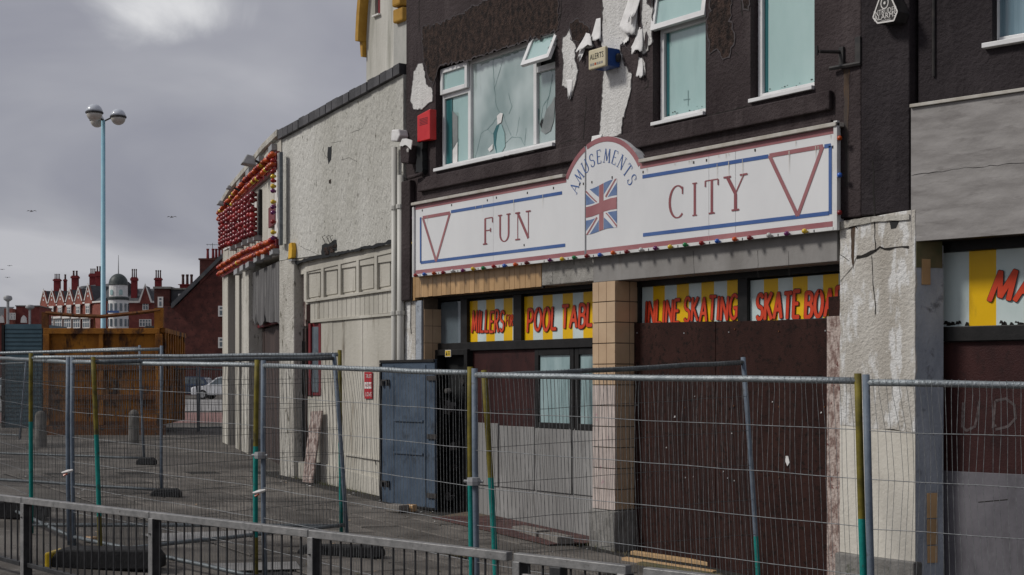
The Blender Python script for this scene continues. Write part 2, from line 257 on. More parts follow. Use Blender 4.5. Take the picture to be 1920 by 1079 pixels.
# ------------------------------------------------------------------ mesh helpers
COL = SC.collection
class MB:
    def __init__(s, fr=None): s.v = []; s.f = []; s.m = []; s.fr = fr or W0; s.mi = 0; s.sm = False
    def add(s, vs, fs):
        b = len(s.v); s.v += [tuple(s.fr.p(*p)) for p in vs]; s.f += [tuple(i + b for i in f) for f in fs]; s.m += [s.mi] * len(fs); return s
    def box(s, u0, u1, v0, v1, z0, z1, z0b=None, z1b=None):
        a0 = z0 if z0b is None else z0b; a1 = z1 if z1b is None else z1b
        return s.add([(u0, v0, z0), (u1, v0, a0), (u1, v1, a0), (u0, v1, z0), (u0, v0, z1), (u1, v0, a1), (u1, v1, a1), (u0, v1, z1)],
                     [(0, 3, 2, 1), (4, 5, 6, 7), (0, 1, 5, 4), (1, 2, 6, 5), (2, 3, 7, 6), (3, 0, 4, 7)])
    def prism(s, pts, v0, v1):                # pts (u, z) counter-clockwise seen from the street, v0 front
        n = len(pts)
        return s.add([(u, v0, z) for u, z in pts] + [(u, v1, z) for u, z in pts],
                     [tuple(range(n)), tuple(range(2 * n - 1, n - 1, -1))] + [(i, i + n, (i + 1) % n + n, (i + 1) % n) for i in range(n)])
    def hprism(s, pts, z0, z1):               # pts (u, v)
        n = len(pts)
        return s.add([(u, v, z0) for u, v in pts] + [(u, v, z1) for u, v in pts],
                     [tuple(range(n - 1, -1, -1)), tuple(range(n, 2 * n))] + [(i, (i + 1) % n, (i + 1) % n + n, i + n) for i in range(n)])
    def tube(s, pts, r, n=8, caps=True, mats=None):
        pts = [Vector(p) for p in pts]; rs = r if isinstance(r, (list, tuple)) else [r] * len(pts)
        b = len(s.v); k = len(pts)
        d0 = (pts[1] - pts[0]).normalized(); ref = Vector((0, 0, 1)) if abs(d0.z) < .9 else Vector((1, 0, 0))
        for i, p in enumerate(pts):
            d = (pts[min(i + 1, k - 1)] - pts[max(i - 1, 0)]).normalized()
            x = d.cross(ref).normalized(); y = d.cross(x)
            for j in range(n):
                a = 2 * math.pi * j / n; q = p + (x * math.cos(a) + y * math.sin(a)) * rs[i]; s.v.append(tuple(s.fr.p(*q)))
        for i in range(k - 1):
            for j in range(n):
                s.f.append((b + i * n + j, b + i * n + (j + 1) % n, b + (i + 1) * n + (j + 1) % n, b + (i + 1) * n + j)); s.m.append(mats[i] if mats else s.mi)
        if caps:
            s.f.append(tuple(b + j for j in range(n - 1, -1, -1))); s.m.append(mats[0] if mats else s.mi)
            s.f.append(tuple(b + (k - 1) * n + j for j in range(n))); s.m.append(mats[-1] if mats else s.mi)
        return s
    def lathe(s, prof, c, n=12):              # prof (r, z), vertical axis at c
        b = len(s.v); k = len(prof)
        for r, z in prof:
            for j in range(n):
                a = 2 * math.pi * j / n; s.v.append(tuple(s.fr.p(c[0] + r * math.cos(a), c[1] + r * math.sin(a), c[2] + z)))
        for i in range(k - 1):
            for j in range(n):
                s.f.append((b + i * n + j, b + i * n + (j + 1) % n, b + (i + 1) * n + (j + 1) % n, b + (i + 1) * n + j)); s.m.append(s.mi)
        s.f.append(tuple(b + j for j in range(n - 1, -1, -1))); s.m.append(s.mi)
        s.f.append(tuple(b + (k - 1) * n + j for j in range(n))); s.m.append(s.mi)
        return s
    def ribbon(s, pts, wd, v, z_of=None):      # flat stroke on the facade: pts (u, z)
        k = len(pts); L = []; Rr = []
        ws = wd if isinstance(wd, (list, tuple)) else [wd] * k
        for i in range(k):
            a = Vector(pts[max(i - 1, 0)]); c = Vector(pts[min(i + 1, k - 1)]); p = Vector(pts[i])
            d1 = (p - a).normalized() if i else (c - p).normalized(); d2 = (c - p).normalized() if i < k - 1 else d1
            n1 = Vector((-d1.y, d1.x)); n2 = Vector((-d2.y, d2.x)); n = (n1 + n2)
            n = n.normalized() if n.length > 1e-6 else n1
            h = ws[i] / 2 / max(.5, n.dot(n1))
            L.append(p + n * h); Rr.append(p - n * h)
        vs = [(q.x, v, q.y) for q in L] + [(q.x, v, q.y) for q in Rr]
        return s.add(vs, [(k + i, k + i + 1, i + 1, i) for i in range(k - 1)])
    def build(s, name, mats, parent=None, kind=None, smooth=False, bevel=0, label=None, origin=None):
        me = bpy.data.meshes.new(name)
        off = Vector(origin) if origin is not None else (Vector(parent['_base']) if parent is not None and '_base' in parent else Vector((0, 0, 0)))
        me.from_pydata([tuple(Vector(p) - off) for p in s.v], [], s.f)
        mats = mats if isinstance(mats, (list, tuple)) else [mats]
        for m in mats: me.materials.append(m)
        if len(mats) > 1: me.polygons.foreach_set('material_index', s.m)
        if smooth: me.polygons.foreach_set('use_smooth', [True] * len(me.polygons))
        me.update()
        o = bpy.data.objects.new(name, me); COL.objects.link(o)
        if parent is not None:
            o.parent = parent
            if origin is not None: o.location = off - Vector(parent['_base'])
        elif origin is not None: o.location = off
        o['_base'] = tuple(off)
        if kind: o['kind'] = kind
        if label: o['label'] = label
        if bevel:
            bv = o.modifiers.new('Bevel', 'BEVEL'); bv.width = bevel; bv.segments = 2; bv.limit_method = 'ANGLE'; bv.angle_limit = R(40)
        return o
def thing(name, label, cat, base, group=None):
    o = bpy.data.objects.new(name, None); COL.objects.link(o); o.location = base; o.empty_display_size = .2
    o['label'] = label; o['category'] = cat; o['_base'] = tuple(base)
    if group: o['group'] = group
    return o
def tag(o, label, cat, group=None):
    o['label'] = label; o['category'] = cat
    if group: o['group'] = group
    return o
def dup(src, parent, loc, rot=None, name=None, mat_=None):
    o = src.copy(); COL.objects.link(o); o.parent = parent; o.location = loc
    if rot is not None: o.rotation_euler = rot
    return o
def wall_holes(mb, u0, u1, z0, z1, holes, v, depth, vback, z1b=None):
    us = sorted({u0, u1} | {h[0] for h in holes} | {h[1] for h in holes}); zs = sorted({z0, z1} | {h[2] for h in holes} | {h[3] for h in holes})
    for i in range(len(us) - 1):
        for j in range(len(zs) - 1):
            cu, cz = (us[i] + us[i + 1]) / 2, (zs[j] + zs[j + 1]) / 2
            if any(h[0] < cu < h[1] and h[2] < cz < h[3] for h in holes): continue
            mb.add([(us[i], v, zs[j]), (us[i + 1], v, zs[j]), (us[i + 1], v, zs[j + 1]), (us[i], v, zs[j + 1])], [(0, 1, 2, 3)])
    for a, b, c, d in holes:
        mb.add([(a, v, c), (b, v, c), (b, v, d), (a, v, d), (a, v + depth, c), (b, v + depth, c), (b, v + depth, d), (a, v + depth, d)],
               [(0, 4, 5, 1), (1, 5, 6, 2), (2, 6, 7, 3), (3, 7, 4, 0)])
        mb.add([(a, v + depth, c), (b, v + depth, c), (b, v + depth, d), (a, v + depth, d)], [(0, 1, 2, 3)])
    mb.add([(u0, v, z0), (u1, v, z0), (u1, vback, z0), (u0, vback, z0), (u0, v, z1), (u1, v, z1), (u1, vback, z1), (u0, vback, z1)],
           [(0, 3, 2, 1), (4, 5, 6, 7), (1, 2, 6, 5), (2, 3, 7, 6), (3, 0, 4, 7)])
def ragged(pts, amp=.012, step=.05, seed=1):    # a closed outline with torn edges
    rnd = random.Random(seed); out = []
    n = len(pts)
    for i in range(n):
        a = Vector(pts[i]); b = Vector(pts[(i + 1) % n]); k = max(1, int((b - a).length / step))
        for j in range(k):
            p = a.lerp(b, j / k); g_ = 1.0 if j else .3; big = rnd.uniform(1.2, 2.6) if rnd.random() < .18 else .75; out.append((p.x + rnd.uniform(-amp, amp) * big * g_, p.y + rnd.uniform(-amp, amp) * big * g_))
    return out
def crack(fr, pts, v, parent, w=.006, m=None, name='crack', seed=1):
    rnd = random.Random(seed); P = []
    for i in range(len(pts) - 1):
        a = Vector(pts[i]); b = Vector(pts[i + 1]); k = max(1, int((b - a).length / .06))
        for j in range(k):
            q = a.lerp(b, j / k); P.append((q.x + rnd.uniform(-.008, .008), q.y + rnd.uniform(-.008, .008)))
    P.append(pts[-1])
    mb = MB(fr); mb.ribbon(P, [w * rnd.uniform(.5, 1.3) for _ in P], v)
    return mb.build(name, m or m_crack, parent)

# ------------------------------------------------------------------ lettering (strokes on a unit box)
def arc(cx, cz, rx, rz, a0, a1, n=10): return [(cx + rx * math.cos(R(a0 + (a1 - a0) * i / n)), cz + rz * math.sin(R(a0 + (a1 - a0) * i / n))) for i in range(n + 1)]
G = {  # letter: (width, strokes)
 'A': (.62, [[(0, 0), (.31, 1)], [(.31, 1), (.62, 0)], [(.12, .33), (.5, .33)]]),
 'B': (.52, [[(0, 0), (0, 1)], [(0, 1)] + arc(.24, .77, .25, .23, 90, -90) + [(0, .54)], [(0, .54)] + arc(.26, .27, .28, .27, 90, -90) + [(0, 0)]]),
 'C': (.62, [arc(.36, .5, .36, .5, 50, 310, 18)]),
 'E': (.48, [[(0, 0), (0, 1)], [(0, 1), (.46, 1)], [(0, .52), (.36, .52)], [(0, 0), (.48, 0)]]),
 'F': (.46, [[(0, 0), (0, 1)], [(0, 1), (.46, 1)], [(0, .52), (.34, .52)]]),
 'G': (.62, [arc(.36, .5, .36, .5, 50, 300, 16) + [(.6, .12), (.6, .45), (.36, .45)]]),
 'I': (.10, [[(.05, 0), (.05, 1)]]),
 'K': (.56, [[(0, 0), (0, 1)], [(.5, 1), (0, .42)], [(.14, .56), (.56, 0)]]),
 'L': (.44, [[(0, 1), (0, 0)], [(0, 0), (.44, 0)]]),
 'M': (.72, [[(0, 0), (.08, 1)], [(.08, 1), (.36, .12)], [(.36, .12), (.64, 1)], [(.64, 1), (.72, 0)]]),
 'N': (.58, [[(0, 0), (0, 1)], [(0, 1), (.58, 0)], [(.58, 0), (.58, 1)]]),
 'O': (.62, [arc(.31, .5, .31, .5, 90, 450, 20)]),
 'P': (.48, [[(0, 0), (0, 1)], [(0, 1)] + arc(.22, .74, .26, .26, 90, -90) + [(0, .48)]]),
 'R': (.54, [[(0, 0), (0, 1)], [(0, 1)] + arc(.22, .74, .26, .26, 90, -90) + [(0, .48)], [(.2, .48), (.54, 0)]]),
 'S': (.5, [arc(.25, .75, .25, .25, 30, 270, 10) + arc(.25, .25, .25, .25, 90, -150, 10)[1:]]),
 'T': (.56, [[(0, 1), (.56, 1)], [(.28, 1), (.28, 0)]]),
 'U': (.56, [[(0, 1), (0, .3)] + arc(.28, .28, .28, .28, 180, 360, 10) + [(.56, .3), (.56, 1)]]),
 'Y': (.58, [[(0, 1), (.29, .48)], [(.58, 1), (.29, .48)], [(.29, .48), (.29, 0)]]),
 'D': (.56, [[(0, 0), (0, 1)], [(0, 1)] + arc(.2, .5, .36, .5, 90, -90, 12) + [(0, 0)]]),
 'H': (.54, [[(0, 0), (0, 1)], [(.54, 0), (.54, 1)], [(0, .5), (.54, .5)]]),
 'W': (.8, [[(0, 1), (.2, 0)], [(.2, 0), (.4, .8)], [(.4, .8), (.6, 0)], [(.6, 0), (.8, 1)]]),
 'Z': (.5, [[(0, 1), (.5, 1)], [(.5, 1), (0, 0)], [(0, 0), (.5, 0)]]),
}
SER = {'A': [(0, 0), (.62, 0)], 'F': [(0, 0)], 'U': [(0, 1), (.56, 1)], 'N': [(0, 0), (0, 1), (.58, 1)], 'I': [(.05, 0), (.05, 1)], 'T': [(.28, 0)], 'Y': [(0, 1), (.58, 1), (.29, 0)],
       'M': [(0, 0), (.72, 0)], 'E': [], 'S': [], 'C': []}
def serif_letter(ch, fr, pos, v, m, parent, thick=.13, thin=.055):
    """pos maps the unit box (x, z) to facade (u, z)"""
    wd, st = G[ch]; mb = MB(fr)
    for i, sks in enumerate(st):
        P = sks; t = thick
        if len(P) == 2:
            dx = abs(P[1][0] - P[0][0]); dz = abs(P[1][1] - P[0][1])
            if dz < .1: t = thin
            elif ch in 'AM' and i == 0: t = thin * 1.1
            elif ch == 'M' and i == 2: t = thin * 1.1
            elif ch == 'N' and i != 1: t = thin * 1.1
            elif ch == 'Y' and i == 1: t = thin * 1.2
        k = len(P); Q = [pos(*p) for p in P]
        s0 = (Vector(pos(1, 0)) - Vector(pos(0, 0))).length
        if k > 2:
            ws = []
            for j in range(k):
                a = Vector(P[max(0, j - 1)]); b = Vector(P[min(k - 1, j + 1)]); d = (b - a).normalized()
                ws.append(s0 * (thin + (thick - thin) * abs(d.y) ** 1.5))
        else: ws = [s0 * t] * k
        mb.ribbon(Q, ws, v - .0004 * i)
    for j, (sx, sz) in enumerate(SER.get(ch, [])):
        mb.ribbon([pos(sx - .13, sz), pos(sx + .13, sz)], (Vector(pos(1, 0)) - Vector(pos(0, 0))).length * .045, v - .003 - .0004 * j)
    for (sx, sz0, sz1) in {'F': [(.46, 1, .8), (.34, .6, .44)], 'E': [(.46, 1, .84), (.48, 0, .18)], 'T': [(0, 1, .82), (.56, 1, .82)], 'C': [(.6, .95, .72)], 'S': [(.46, .95, .75), (.03, .05, .26)]}.get(ch, []):
        mb.ribbon([pos(sx, sz0), pos(sx, sz1)], (Vector(pos(1, 0)) - Vector(pos(0, 0))).length * .05, v - .004)
    return mb.build('letter', m, parent)
def brush_word(word, fr, u0, u1, za, zb, v, parent, thick=.20, slant=.12, m1=None, m2=None, jit=.03, seed=3, rise=0.0, clip=None):
    """fat painted letters with a dark outline, filling u0..u1"""
    rnd = random.Random(seed); gap = .235
    tot = sum((G[c][0] + gap) if c != ' ' else .3 for c in word) - gap
    sx = (u1 - u0) / tot; h = zb - za; x = 0
    for i, ch in enumerate(word):
        if ch == ' ': x += .3; continue
        wd, st = G[ch]; dz = rnd.uniform(-jit, jit) * h; hh = h * rnd.uniform(.94, 1.04); x0 = x
        def pos(a, b): return (u0 + (x0 + a + slant * (b - .5)) * sx, za + dz + b * hh + rise * (x0 / tot))
        mb = MB(fr)
        for layer, (extra, mi) in enumerate(((.055, 1), (0, 0))):
            mb.mi = mi
            for k, P in enumerate(st):
                Q = [pos(*p) for p in P]
                if clip: Q = [(min(q[0], clip), q[1]) for q in Q]
                # rounded ends: extend a little and taper
                a = Vector(Q[0]) - (Vector(Q[1]) - Vector(Q[0])).normalized() * h * (.03 + extra * .4); b = Vector(Q[-1]) + (Vector(Q[-1]) - Vector(Q[-2])).normalized() * h * (.03 + extra * .4)
                Q = [tuple(a)] + Q + [tuple(b)]
                t = h * (thick + extra); ws = [t * .6] + [t * rnd.uniform(.9, 1.08) for _ in Q[1:-1]] + [t * .6]
                mb.ribbon(Q, ws, v - .003 * layer - .0003 * k)
        mb.build('letter', [m1 or m_lred, m2 or m_ldark], parent)
        x += wd + gap
def text_part(body, fr, u, z, v, size, m, parent, name='lettering', squeeze=1.0, shear=0.0):
    cu = bpy.data.curves.new('t', 'FONT'); cu.body = body; cu.size = size; cu.align_x = 'CENTER'; cu.align_y = 'CENTER'; cu.resolution_u = 2; cu.space_line = .85
    to = bpy.data.objects.new('t', cu); COL.objects.link(to); dg = bpy.context.evaluated_depsgraph_get(); dg.update()
    me = bpy.data.meshes.new_from_object(to.evaluated_get(dg)); bpy.data.objects.remove(to)
    mb = MB(fr); mb.add([(u + p.co.x * squeeze, v, z + p.co.y + shear * p.co.x) for p in me.vertices], [tuple(p.vertices) for p in me.polygons])
    bpy.data.meshes.remove(me)
    return mb.build(name, m, parent)

# ================================================================== THE SETTING
def struct(o): o['kind'] = 'structure'; return o
def ground():
    def lines(a): 
        out = []
        for lo, hi, st in a:
            x = lo
            while x < hi - 1e-6: out.append(x); x += st
        out.append(a[-1][1]); return out
    X = lines([(-900, -100, 100), (-100, -20, 10), (-20, 20, 1), (20, 100, 10), (100, 900, 100)])
    Z = lines([(-60, 0, 10), (0, 60, 1), (60, 200, 10), (200, 1800, 200)])
    vs = []; fs = []
    for zz in Z:
        for xx in X:
            wx = CAMX + RT[0] * xx + FW[0] * zz; wy = CAMY + RT[1] * xx + FW[1] * zz
            vs.append((wx, wy, gz(wx, wy)))
    n = len(X)
    for j in range(len(Z) - 1):
        for i in range(n - 1): fs.append((j * n + i, j * n + i + 1, (j + 1) * n + i + 1, (j + 1) * n + i))
    mb = MB(); mb.add(vs, fs); return struct(mb.build('ground', m_asph))
ground()
def draped(name, pts, lift, m, nu=12, nv=6):    # quad (4 world xy corners) laid on the ground
    a, b, c, d = [Vector((p[0], p[1], 0)) for p in pts]; vs = []; fs = []
    for j in range(nv + 1):
        for i in range(nu + 1):
            p = a.lerp(b, i / nu).lerp(d.lerp(c, i / nu), j / nv); vs.append((p.x, p.y, gz(p.x, p.y) + lift))
    for j in range(nv):
        for i in range(nu): k = j * (nu + 1) + i; fs.append((k, k + 1, k + nu + 2, k + nu + 1))
    mb = MB(); mb.add(vs, fs); return mb.build(name, m)
def quad_px(p): return [tuple(at(px, Z)[:2]) for px, Z in p]
struct(draped('road', quad_px([(-300, 62), (620, 62), (620, 92), (-300, 92)]), .02, m_road, 20, 8))
struct(draped('brick_paving', quad_px([(-200, 47), (560, 47), (560, 60), (-200, 60)]), .015, m_pinkpav, 20, 6))
# paving slabs in front of the shops
pav = struct(draped('pavement', [(-7.5, -4.6), (11.5, -4.6), (11.5, 1.0), (-7.5, 1.0)], .004, m_joint, 40, 14))
def slabs():
    n = Vector((-(gz(1, -2) - gz(0, -2)), -(gz(0, -1) - gz(0, -2)), 1)).normalized()
    q = Vector((0, 0, 1)).rotation_difference(n).to_euler()
    def proto(w_, d_):
        mb = MB(); b = .012
        mb.add([(-w_, -d_, 0), (w_, -d_, 0), (w_, d_, 0), (-w_, d_, 0), (-w_ + b, -d_ + b, .012), (w_ - b, -d_ + b, .012), (w_ - b, d_ - b, .012), (-w_ + b, d_ - b, .012)],
               [(4, 5, 6, 7), (0, 1, 5, 4), (1, 2, 6, 5), (2, 3, 7, 6), (3, 0, 4, 7)])
        return mb.build('slab', m_slab, pav)
    src = None; rnd = random.Random(4); row = 0; y = -4.3
    W_, D_ = .440, .290
    while y < -.2:
        x = -7.0 + (row % 2) * .45
        while x < 11.2:
            if src is None: src = proto(W_, D_); o = src; o.location = (x, y, gz(x, y) + .006)
            else: o = dup(src, pav, (x, y, gz(x, y) + .006 + rnd.uniform(-.003, .004)))
            o.rotation_euler = (q.x + rnd.uniform(-.006, .006), q.y + rnd.uniform(-.006, .006), q.z)
            x += .90
        y += .60; row += 1
slabs()

# ================================================================== FUN CITY arcade building (frame A)
GF = 3.24                                     # underside of the fascia
bld = thing('arcade_building', 'dark purple-brown rendered arcade with peeling paint, white windows and boarded shopfront', 'building', (A.u(1130), 0, gz(A.u(1130), 0)))
uL, uR = A.u(762), A.u(1613)
HOLES = [(A.u(817), A.u(1041), 5.05, 6.58), (A.u(1224), A.u(1323), 5.03, 6.62), (A.u(1407), A.u(1527), 5.05, 6.62)]
mb = MB(A); wall_holes(mb, uL, uR, GF + .3, 9.4, HOLES, 0, .30, 9); mb.build('wall', m_render, bld)
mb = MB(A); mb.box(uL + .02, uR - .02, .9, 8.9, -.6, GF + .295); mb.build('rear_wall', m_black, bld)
mb = MB(A); mb.box(uL - .05, uR + .05, -.12, 9.05, 9.405, 9.6); mb.build('parapet', m_render, bld, bevel=.02)
# raised bands under the windows
mb = MB(A); mb.box(A.u(790), A.u(1563), -.07, -.002, 4.80, 5.0); mb.build('sill_band', m_render, bld, bevel=.015)
mb = MB(A); mb.box(A.u(790), A.u(1563), -.045, -.003, 4.62, 4.70); mb.build('lower_band', m_render, bld, bevel=.012)
mb = MB(A); mb.box(A.u(762), A.u(779), -.10, -.002, 3.2, 5.0); mb.build('end_pier', m_render, bld, bevel=.02)
# corner pilaster at the bend of the street, upper part
mb = MB(A); mb.box(A.u(1566, -.06), A.u(1614, -.06), -.06, -.001, 3.66, 9.4); mb.build('pilaster', m_render, bld, bevel=.015)
# rough brown patch where the paint has gone
def patch(px, name, m, v0, v1, amp=.02, seed=1, parent=bld, fr=A):
    out = ragged([fr.uz(x, y) for x, y in px], amp, .035, seed)
    mb = MB(fr); mb.prism(out, v0, v1); o = mb.build(name, m, parent)
    rim = ragged(out, .006, .03, seed + 50); cx_ = sum(p[0] for p in out) / len(out); cz_ = sum(p[1] for p in out) / len(out)
    mb = MB(fr); mb.ribbon(rim + [rim[0]], [random.uniform(.006, .022) for _ in range(len(rim) + 1)], v0 - .003); mb.build('torn_edge_shadow', m_edgeshade, parent)  # dark rim painted in as the shadow along the torn edge
    return o
patch([(792, 52), (832, 40), (900, 8), (960, -25), (1048, -40), (1048, 55), (1041, 62), (1000, 72), (940, 92), (880, 112), (826, 124), (812, 160), (806, 150), (794, 110)], 'exposed_render', m_rough, -.006, .004, .025, 5)
patch([(1340, -30), (1374, -30), (1372, 30), (1378, 78), (1368, 108), (1356, 112), (1346, 92), (1330, 96), (1326, 40)], 'exposed_render', m_rough, -.006, .004, .02, 6)
patch([(1070, 42), (1086, 36), (1106, 52), (1104, 70), (1092, 72), (1086, 80), (1074, 76), (1068, 58)], 'exposed_render', m_rough, -.006, .004, .012, 7)
patch([(1390, -20), (1406, -20), (1404, 20), (1394, 18)], 'exposed_render', m_rough, -.006, .004, .012, 8)
# bare white plaster
patch([(1130, -30), (1224, -30), (1224, 80), (1213, 98), (1206, 104), (1196, 92), (1180, 84), (1164, 86), (1170, 118), (1186, 140), (1184, 170), (1176, 200), (1168, 222), (1166, 252), (1146, 262), (1124, 254), (1128, 200), (1131, 150), (1134, 110), (1128, 84), (1130, 40)], 'bare_plaster', m_peel, -.006, .004, .014, 11)
for k, q in enumerate(([(1199, 4), (1205, -2), (1203, 30), (1205, 52), (1199, 62), (1198, 30)], [(1182, 67), (1198, 68), (1190, 88), (1193, 98), (1182, 96), (1172, 84)], [(1212, -30), (1224, -30), (1222, 14), (1215, 6)], [(1213, 60), (1216, 70), (1213, 92), (1210, 80)])):
    patch(q, 'paint_remnant', m_render, -.011, -.004, .008, 60 + k)
patch([(1070, 52), (1074, 76), (1080, 84), (1079, 110), (1085, 132), (1080, 160), (1072, 184), (1064, 166), (1054, 162), (1057, 120), (1054, 92), (1056, 70), (1063, 66)], 'bare_plaster', m_peel, -.008, .004, .010, 12)
patch([(1102, 64), (1108, 72), (1114, 88), (1108, 92), (1098, 92), (1094, 98), (1088, 92), (1098, 88)], 'bare_plaster', m_peel, -.008, .004, .006, 14)
patch([(776, 140), (784, 120), (793, 118), (798, 140), (800, 158), (811, 166), (812, 190), (802, 196), (792, 206), (776, 206), (770, 190)], 'bare_plaster', m_peel, -.006, .004, .010, 15)
patch([(1198, 112), (1206, 108), (1211, 118), (1211, 142), (1203, 146), (1198, 132)], 'bare_plaster', m_peel, -.006, .004, .008, 16)
# curled flaps of paint film hanging off the wall
def flap4(a, b, c, d, out, bulge, seed):
    """a-b is the edge still attached, d-c the free torn edge"""
    rnd = random.Random(seed); nu, nv = 8, 10; vs = []; fs = []
    a, b, c, d = [Vector(A.uz(*p)) for p in (a, b, c, d)]; jag = [rnd.uniform(-.03, .03) for _ in range(nu + 1)]
    for j in range(nv + 1):
        s_ = j / nv
        for i in range(nu + 1):
            t = i / nu; p = a.lerp(b, t).lerp(d.lerp(c, t), s_); e = jag[i] * s_ ** 3 + .012 * math.sin(7 * t + seed) * s_
            v = -.010 - out * s_ ** 1.5 - bulge * math.sin(math.pi * t) * s_ - (.25 * bulge) * math.sin(5 * s_ + seed) * s_
            vs.append((p.x + e * .4, v, p.y + e))
    for j in range(nv):
        for i in range(nu): k = j * (nu + 1) + i; fs.append((k, k + nu + 1, k + nu + 2, k + 1))
    mb = MB(A); mb.add(vs, fs); o = mb.build('paint_flap', m_flap, bld, smooth=True)
    so = o.modifiers.new('Solidify', 'SOLIDIFY'); so.thickness = .003
for k, q in enumerate(([(1180, -4), (1199, -6), (1196, 66), (1165, 57), .10, .07], [(1119, 36), (1127, 34), (1131, 78), (1112, 73), .07, .05], [(1199, 50), (1205, 52), (1211, 99), (1189, 97), .10, .06],
                       [(1199, 108), (1205, 110), (1212, 146), (1197, 142), .05, .04], [(1100, 62), (1107, 64), (1118, 88), (1087, 95), .10, .06], [(1088, 92), (1098, 90), (1096, 112), (1089, 111), .09, .03],
                       [(1164, 84), (1181, 66), (1182, 78), (1170, 83), .05, .03], [(1111, 256), (1131, 252), (1120, 288), (1111, 292), .19, .03], [(1190, -6), (1202, -6), (1199, 34), (1188, 44), .16, .05], [(1062, 150), (1075, 150), (1073, 186), (1068, 180), .03, .03])):
    flap4(*q[:4], q[4] * .5, q[5] * .4, seed=k)
# cracks in the render
for pts in ([(1100, 180), (1096, 232), (1094, 262)], [(1214, 150), (1216, 162), (1208, 168)], [(1378, 96), (1384, 104)], [(1390, 0), (1392, 30)], [(786, 0), (786, 60)], [(1054, 0), (1050, 40)],
            [(1060, 270), (1090, 262)], [(1326, 218), (1400, 200), (1410, 204)], [(930, 300), (1010, 284)]):
    crack(A, [A.uz(*p) for p in pts], -.0035 if pts[0][1] < 262 else -.0735, bld, .012, seed=pts[0][0])

# ---- windows
def bar(mb, u0, u1, z0, z1, v0=.10, v1=.17): mb.box(u0, u1, v0, v1, z0, z1)
def pane(u0, u1, z0, z1, v, parent, m=m_pane, name='pane'):
    mb = MB(A); mb.add([(u0, v, z0), (u1, v, z0), (u1, v, z1), (u0, v, z1)], [(0, 1, 2, 3)]); return mb.build(name, m, parent)
def frame_rect(mb, u0, u1, z0, z1, t, v0, v1):
    mb.box(u0, u0 + t, v0, v1, z0, z1); mb.box(u1 - t, u1, v0, v1, z0, z1); mb.box(u0 + t, u1 - t, v0, v1, z0, z0 + t); mb.box(u0 + t, u1 - t, v0, v1, z1 - t, z1)
def open_sash(u0, u1, zt, h, ang, win, pm):
    """top hung sash swung outwards by ang degrees, hinge at height zt"""
    fr = MB(A); a = R(ang); t = .065
    def P(u, s_, d): return (u, .09 - math.sin(a) * s_ - math.cos(a) * d, zt - math.cos(a) * s_ + math.sin(a) * d)
    def seg(ua, ub, sa, sb, d0=0, d1=.05, m=fr):
        m.add([P(ua, sb, d1), P(ub, sb, d1), P(ub, sb, d0), P(ua, sb, d0), P(ua, sa, d1), P(ub, sa, d1), P(ub, sa, d0), P(ua, sa, d0)],
              [(0, 3, 2, 1), (4, 5, 6, 7), (0, 1, 5, 4), (1, 2, 6, 5), (2, 3, 7, 6), (3, 0, 4, 7)])
    seg(u0, u0 + t, 0, h); seg(u1 - t, u1, 0, h); seg(u0 + t, u1 - t, 0, t); seg(u0 + t, u1 - t, h - t, h)
    o = fr.build('opening_sash', m_upvc, win)
    g = MB(A); g.add([P(u0 + t, h - t, .025), P(u1 - t, h - t, .025), P(u1 - t, t, .025), P(u0 + t, t, .025)], [(0, 1, 2, 3)]); g.build('pane', pm, win)
    return P
